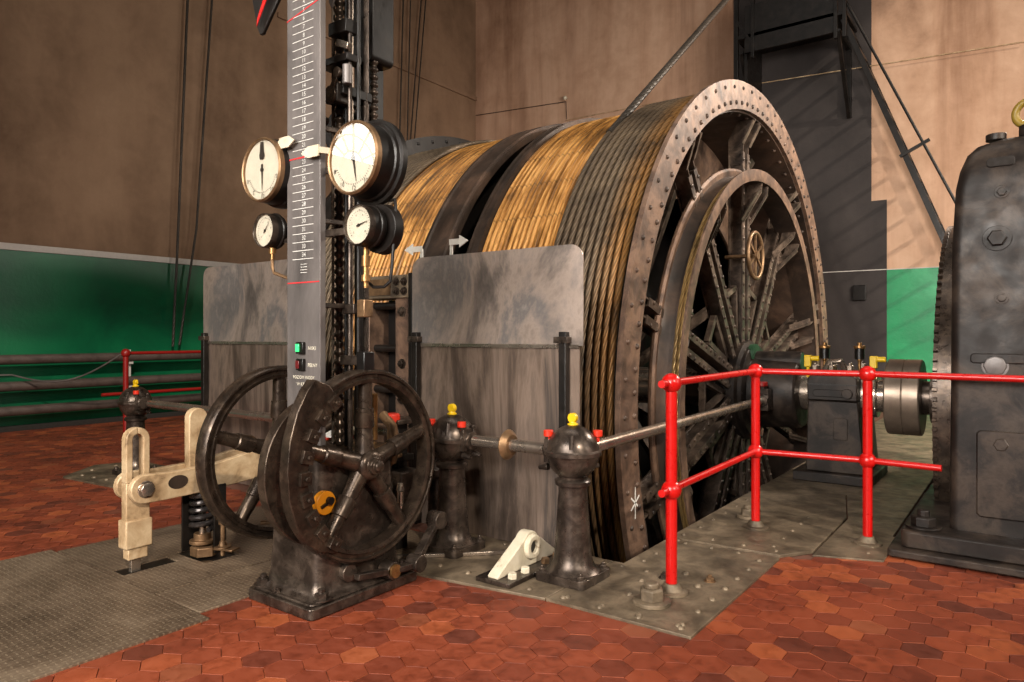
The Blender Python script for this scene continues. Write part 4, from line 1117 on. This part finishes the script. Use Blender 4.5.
for x in (-2.68,-4.36):
    mb = MB(); a, b, c = Vector((x,13.2,6.62)), Vector((x,14.12,6.62)), Vector((x,14.12,5.35))
    mb.bar(a,b,.06,.08); mb.bar(b,c,.08,.08,up=AX); mb.bar(a,c,.06,.07)
    build('bracket', mb, M['black'], ld)
# string lines and a hook on the back wall, hanging lines on the left wall
mb = MB(); mb.cyl((-8.83,14.17,6.42),(-4.85,14.17,6.36),.008,n=6); mb.cyl((-4.85,14.15,6.36),(-.05,14.15,6.11),.009,n=6)
single('wall_line', mb, M['beige'], 'long thin line stretched across the back wall behind the landing', 'line', (-4,14.16,6.3))
mb = MB(); mb.cyl((XL+.03,14.17,7.04),(-8.83,14.17,6.86),.008,n=6); mb.cyl((-8.83,14.17,6.86),(-8.81,14.17,6.45),.008,n=6)
single('wall_line', mb, M['wire'], 'thin line from the room corner to the white hook on the back wall', 'line', (-10,14.16,6.9))
mb = MB(); mb.sphere((-8.82,14.12,6.93),.05,12); mb.cyl((-8.82,14.19,6.93),(-8.82,14.12,6.93),.02,n=8)
single('wall_hook', mb, M['white'], 'small white insulator hook on the back wall above the drums', 'hook', (-8.82,14.15,6.93))
def hang(pts, r, label):
    mb = MB(); mb.uv = []; mb.tube(pts, r, 8, uv=True)
    single('hanging_rope', mb, M['wirerope'], label, 'rope', pts[-1], 'thin ropes hanging by the left wall')
hang([(-11.45,6.36,10.8),(-11.45,6.345,7.0),(-11.45,6.16,2.6),(-11.45,6.09,1.16)], .022, 'thin dark rope hanging down the left wall, left one of the crossing pair')
hang([(-11.45,6.85,10.8),(-11.45,6.78,7.1),(-11.45,6.50,3.15),(-11.45,6.20,1.18)], .02, 'thin dark rope slanting down the left wall, right one of the crossing pair')
hang([(-11.45,11.49,10.8),(-11.45,11.31,5.8),(-11.45,11.1,2.7)], .017, 'first thin rope right of the tall scale plate before the room corner')
hang([(-11.45,11.71,10.8),(-11.45,11.55,5.8),(-11.45,11.4,2.7)], .014, 'second thin rope right of the tall scale plate before the room corner')
hang([(-11.45,12.18,10.8),(-11.45,11.66,5.9),(-11.45,11.2,2.7)], .015, 'slanting thin rope nearest the room corner, left strand')
hang([(-11.4,12.29,10.8),(-11.4,11.74,5.9),(-11.4,11.25,2.7)], .015, 'slanting thin rope nearest the room corner, right strand')
build_cover = MB().prism(rrect(-2.62,-2.40,1.98,2.26,.02), (0,YB-.032,0), (1,0,0), (0,0,1), .06)
single('junction_box', build_cover, M['black'], 'small black box on the black wall breast above the hub', 'box', (-2.3,YB-.03,2.2), bevel=.01)
# ---------------------------------------------------------------- cream brake lever
lv = thing('brake_lever', 'cream painted brake lever with slotted upright links and a black coil spring', 'brake lever', (-4.08,2.3,.012))
LX = -4.13
def link(y, x, z0, z1, w, name='link', slot=True):
    mb = MB(); h = w/2
    zt = z1-h
    outer = [(y-h,z0),(y+h,z0)]+arc((y,zt),h,0,PI,12)
    if not slot:
        mb.prism(outer, (x,0,0), (0,1,0), (0,0,1), .06)
        return build(name, mb, M['beige'], lv, .006)
    # slotted head: ring polygon split in two cheeks and a foot
    s = h*.45; zs0 = z0+(z1-z0)*.42
    mb.prism([(y-h,z0),(y+h,z0),(y+h,zs0),(y-h,zs0)], (x,0,0), (0,1,0), (0,0,1), .06)
    left = [(y-h,zs0),(y-s,zs0)]+arc((y,zt),s,PI,PI/2,6)+arc((y,zt),h,PI/2,PI,6)
    right = [(y+s,zs0),(y+h,zs0)]+arc((y,zt),h,0,PI/2,6)+arc((y,zt),s,PI/2,0,6)
    mb.prism(left, (x,0,0), (0,1,0), (0,0,1), .06); mb.prism(right, (x,0,0), (0,1,0), (0,0,1), .06)
    return build(name, mb, M['beige'], lv, .005)
l1 = link(1.968, -4.135, .29, .825, .132)
build('link_block', MB().box(-4.16,-4.065,1.895,2.045,.145,.305), M['beige'], l1, .008)
build('link_block', MB().box(-4.145,-4.08,1.915,2.025,.08,.145), M['beige'], l1, .006)
build('link_rod', MB().box(-4.13,-4.10,1.94,1.995,.002,.08), M['steel'], l1, .003)
link(2.36, -4.19, .40, .90, .12, slot=False)
def beam(x):
    mb = MB()
    out = arc((1.978,.482),.082,PI*.55,PI*1.5,10)+[(2.10,.40),(2.35,.405),(3.25,.47),(3.25,.62),(2.62,.60),(2.40,.565),(2.12,.555)]
    mb.prism(out, (x,0,0), (0,1,0), (0,0,1), .045)
    return build('beam', mb, M['beige'], lv, .006)
beam(-4.055); beam(-4.225)
mb = MB(); mb.cyl((-4.25,1.978,.482),(-4.0,1.978,.482),.048,n=24); mb.hexa((-4.0,1.978,.482), AX, .042, .02); build('pin', mb, M['steel'], lv, .003)
mb = MB()
pa = [(2.165+.04*math.cos(2*PI*i/16)*1.5, .492+.04*math.sin(2*PI*i/16)) for i in range(16)]
mb.prism(pa, (-4.0095,0,0), (0,1,0), (0,0,1), .002); build('lightening_hole', mb, M['innerrust'], lv)
mb = MB(); mb.prism([(2.70,.50),(2.98,.515),(3.0,.56),(2.74,.55)], (-4.0095,0,0), (0,1,0), (0,0,1), .002); build('lightening_hole', mb, M['shade_black'], lv)
# spring unit
sp = [(-4.07+.062*math.cos(2*PI*t/16), 2.35+.062*math.sin(2*PI*t/16), .17+.26*t/(16*6)) for t in range(16*6+1)]
build('spring', MB().tube(sp, .017, 8), M['spring'], lv)
build('side_plate', MB().box(-4.17,-4.155,2.27,2.40,.03,.43), M['black'], lv, .003)
build('side_plate', MB().box(-3.99,-3.975,2.37,2.45,.03,.44), M['black'], lv, .003)
build('spring_rod', MB().cyl((-4.07,2.35,.02),(-4.07,2.35,.44),.02,n=12), M['steel'], lv)
mb = MB().rev([(0,.075),(.02,.075),(.022,.05),(.06,.05)], (-4.07,2.35,.085), (0,0,1), 24); build('spring_seat', mb, M['bronze'], lv, .003)
mb = MB(); mb.hexa((-4.06,2.36,.013), (0,0,1), .085, .06); build('nut', mb, M['bronze'], lv, .003)
mb = MB(); mb.cyl((-3.95,2.41,.011),(-3.95,2.41,.30),.014,n=10); mb.rev([(0,.05),(.01,.05),(.012,.025),(.04,.02)], (-3.95,2.41,.06), (0,0,1), 16); mb.bar((-4.02,2.39,.055),(-3.86,2.44,.055),.07,.012); mb.hexa((-3.95,2.41,.2),(0,0,1),.024,.03)
build('stop_screw', mb, M['bronze'], lv, .002)

# ---------------------------------------------------------------- valve stand behind the handwheels
vb = thing('valve_stand', 'low cluttered valve stand with red caps behind the front handwheel', 'valve stand', (-3.4,3.1,.012))
build('bench', MB().box(-3.95,-3.15,2.98,3.24,.56,.60), M['black'], vb, .006)
build('bench', MB().box(-3.85,-3.1,3.05,3.24,.80,.83), M['cast'], vb, .006)
for x in (-3.9,-3.5,-3.2): build('leg', MB().box(x-.03,x+.03,3.12,3.2,.0125,.80 if x > -3.8 else .56), M['black'], vb, .004)
for x,y,z,r,m in ((-3.535,3.04,.655,.058,'redcap'),(-3.165,3.06,.815,.05,'redcap'),(-3.74,3.02,.66,.03,'redcap')):
    build('valve_cap', MB().rev([(0,r),(r*.9,r),(r*1.05,r*.8)], (x,y,z), (0,0,1), 20), M[m], vb, .004)
    build('valve_body', MB().rev([(0,r*1.3),(.02,r*1.3),(.025,r*.6),(z-.6 if z < .8 else .18,r*.6)], (x,y,.601), (0,0,1), 16), M['bronze'], vb, .003)
for x,y,z0,z1,r,m in ((-3.565,3.05,.60,.95,.022,'brass'),(-3.47,3.05,.60,1.0,.024,'black'),(-3.62,3.10,.60,.82,.03,'scale'),(-3.72,3.08,.60,.84,.02,'cast'),(-3.36,3.05,.6,.78,.018,'cast')):
    build('lever', MB().cyl((x,y,z0),(x,y,z1),r,n=14), M[m], vb, .004)
build('pipe_bend', MB().tube([(-3.2,3.02,.86),(-3.1,3.0,.80),(-3.05,2.98,.70),(-3.08,2.98,.60),(-3.2,2.98,.54),(-3.35,3.0,.52)], .03, 12), M['bronze'], vb)
build('pipe_bend', MB().tube([(-3.62,2.95,.62),(-3.45,2.93,.625),(-3.3,2.94,.64),(-3.15,2.97,.68)], .016, 10), M['cast'], vb)
for x,z,m in ((-3.66,.80,'white'),(-3.42,.72,'white'),(-3.3,.66,'steel'),(-3.70,.68,'chalk'),(-3.62,.90,'scale'),(-3.36,.88,'scale')):
    build('tally_plate', MB().box(x-.035,x+.035,3.0,3.006,z,z+.05), M[m], vb)
build('valve_chest', MB().box(-3.3,-3.05,3.02,3.2,.20,.52), M['cast'], vb, .01)
build('valve_chest', MB().box(-3.9,-3.45,3.0,3.24,.2,.50), M['cast'], vb, .012)
for x in (-3.28,-3.12,-3.02): build('stem', MB().rev([(0,.03),(.12,.03),(.125,.02),(.2,.02),(.205,.026),(.25,.02)], (x,2.99,.22), (0,0,1), 12), M['steel'], vb)
# short dark pillar left of the second pedestal
mb = MB().rev([(0,.10),(.02,.10),(.03,.07),(.40,.06),(.42,.075),(.46,.075),(.50,.03),(.62,.02)], (-3.14,3.45,.0145), (0,0,1), 24)
single('stub_pillar', mb, M['cast'], 'short dark pillar with a pointed top between stand and second pedestal', 'pillar', (-3.14,3.45,.0145), bevel=.003)
# loose rods on the floor behind the rear handwheel
for k,(p,q) in enumerate((((-4.35,2.95,.03),(-3.75,3.2,.03)),((-4.25,3.1,.03),(-3.6,3.3,.03)))):
    single('floor_pipe', MB().cyl(p,q,.018,n=12), M['bronze'], ('nearer' if k == 0 else 'farther')+' thin pipe lying on the plate behind the rear handwheel', 'pipe', p, 'thin pipes on the plate')
single('floor_strip', MB().bar((-3.05,2.98,.026),(-2.50,3.52,.026),.03,.022), M['steel'], 'narrow steel strip lying on the plate beside the white lug', 'strip', (-2.75,3.2,.0145), bevel=.003)
# ---------------------------------------------------------------- camera and light
cam = bpy.data.cameras.new('camera'); co = bpy.data.objects.new('camera', cam); COL.objects.link(co)
co.location = (0,0,1.35); co.rotation_euler = (PI/2, 0, math.radians(36.3))
cam.sensor_width = 36; cam.lens = 705/1024*36; cam.shift_y = -6/1024; cam.clip_end = 100
scene.camera = co
def area(name, loc, target, sx, sy, power, col, spread=180):
    l = bpy.data.lights.new(name, 'AREA'); l.shape = 'RECTANGLE'; l.size = sx; l.size_y = sy; l.energy = power; l.color = col; l.spread = math.radians(spread)
    o = bpy.data.objects.new(name, l); COL.objects.link(o); o.location = loc
    o.rotation_euler = (Vector(target)-Vector(loc)).to_track_quat('-Z','Y').to_euler(); return o
area('right window light', (4.6,6.0,4.0), (-2.6,10.5,2.4), 4.5, 4, 430, (1,.92,.82), 110)
area('hall window light', (-1.2,-4.2,3.8), (-1.9,5,1.0), 4.5, 3, 400, (1,.955,.89), 105)
area('roof light', (-3,4.5,10.6), (-3,5,0), 6, 4, 150, (1,.95,.88))
area('far window light', (1.2,10.6,5.8), (-1,4.2,0), .6, .6, 380, (1,.9,.78))
s = bpy.data.lights.new('sun', 'SUN'); s.energy = 2.0; s.angle = math.radians(2.0); s.color = (1,.9,.76)
so = bpy.data.objects.new('sun', s); COL.objects.link(so)
so.rotation_euler = Vector((-1.9,1.0,-1.15)).to_track_quat('-Z','Y').to_euler()
w = bpy.data.worlds.new('world'); scene.world = w; w.use_nodes = True
w.node_tree.nodes['Background'].inputs[0].default_value = (.75,.68,.6,1); w.node_tree.nodes['Background'].inputs[1].default_value = .085
vs = scene.view_settings; vs.view_transform = 'Standard'; vs.look = 'None'; vs.gamma = 1; vs.use_curve_mapping = False; vs.exposure = .08
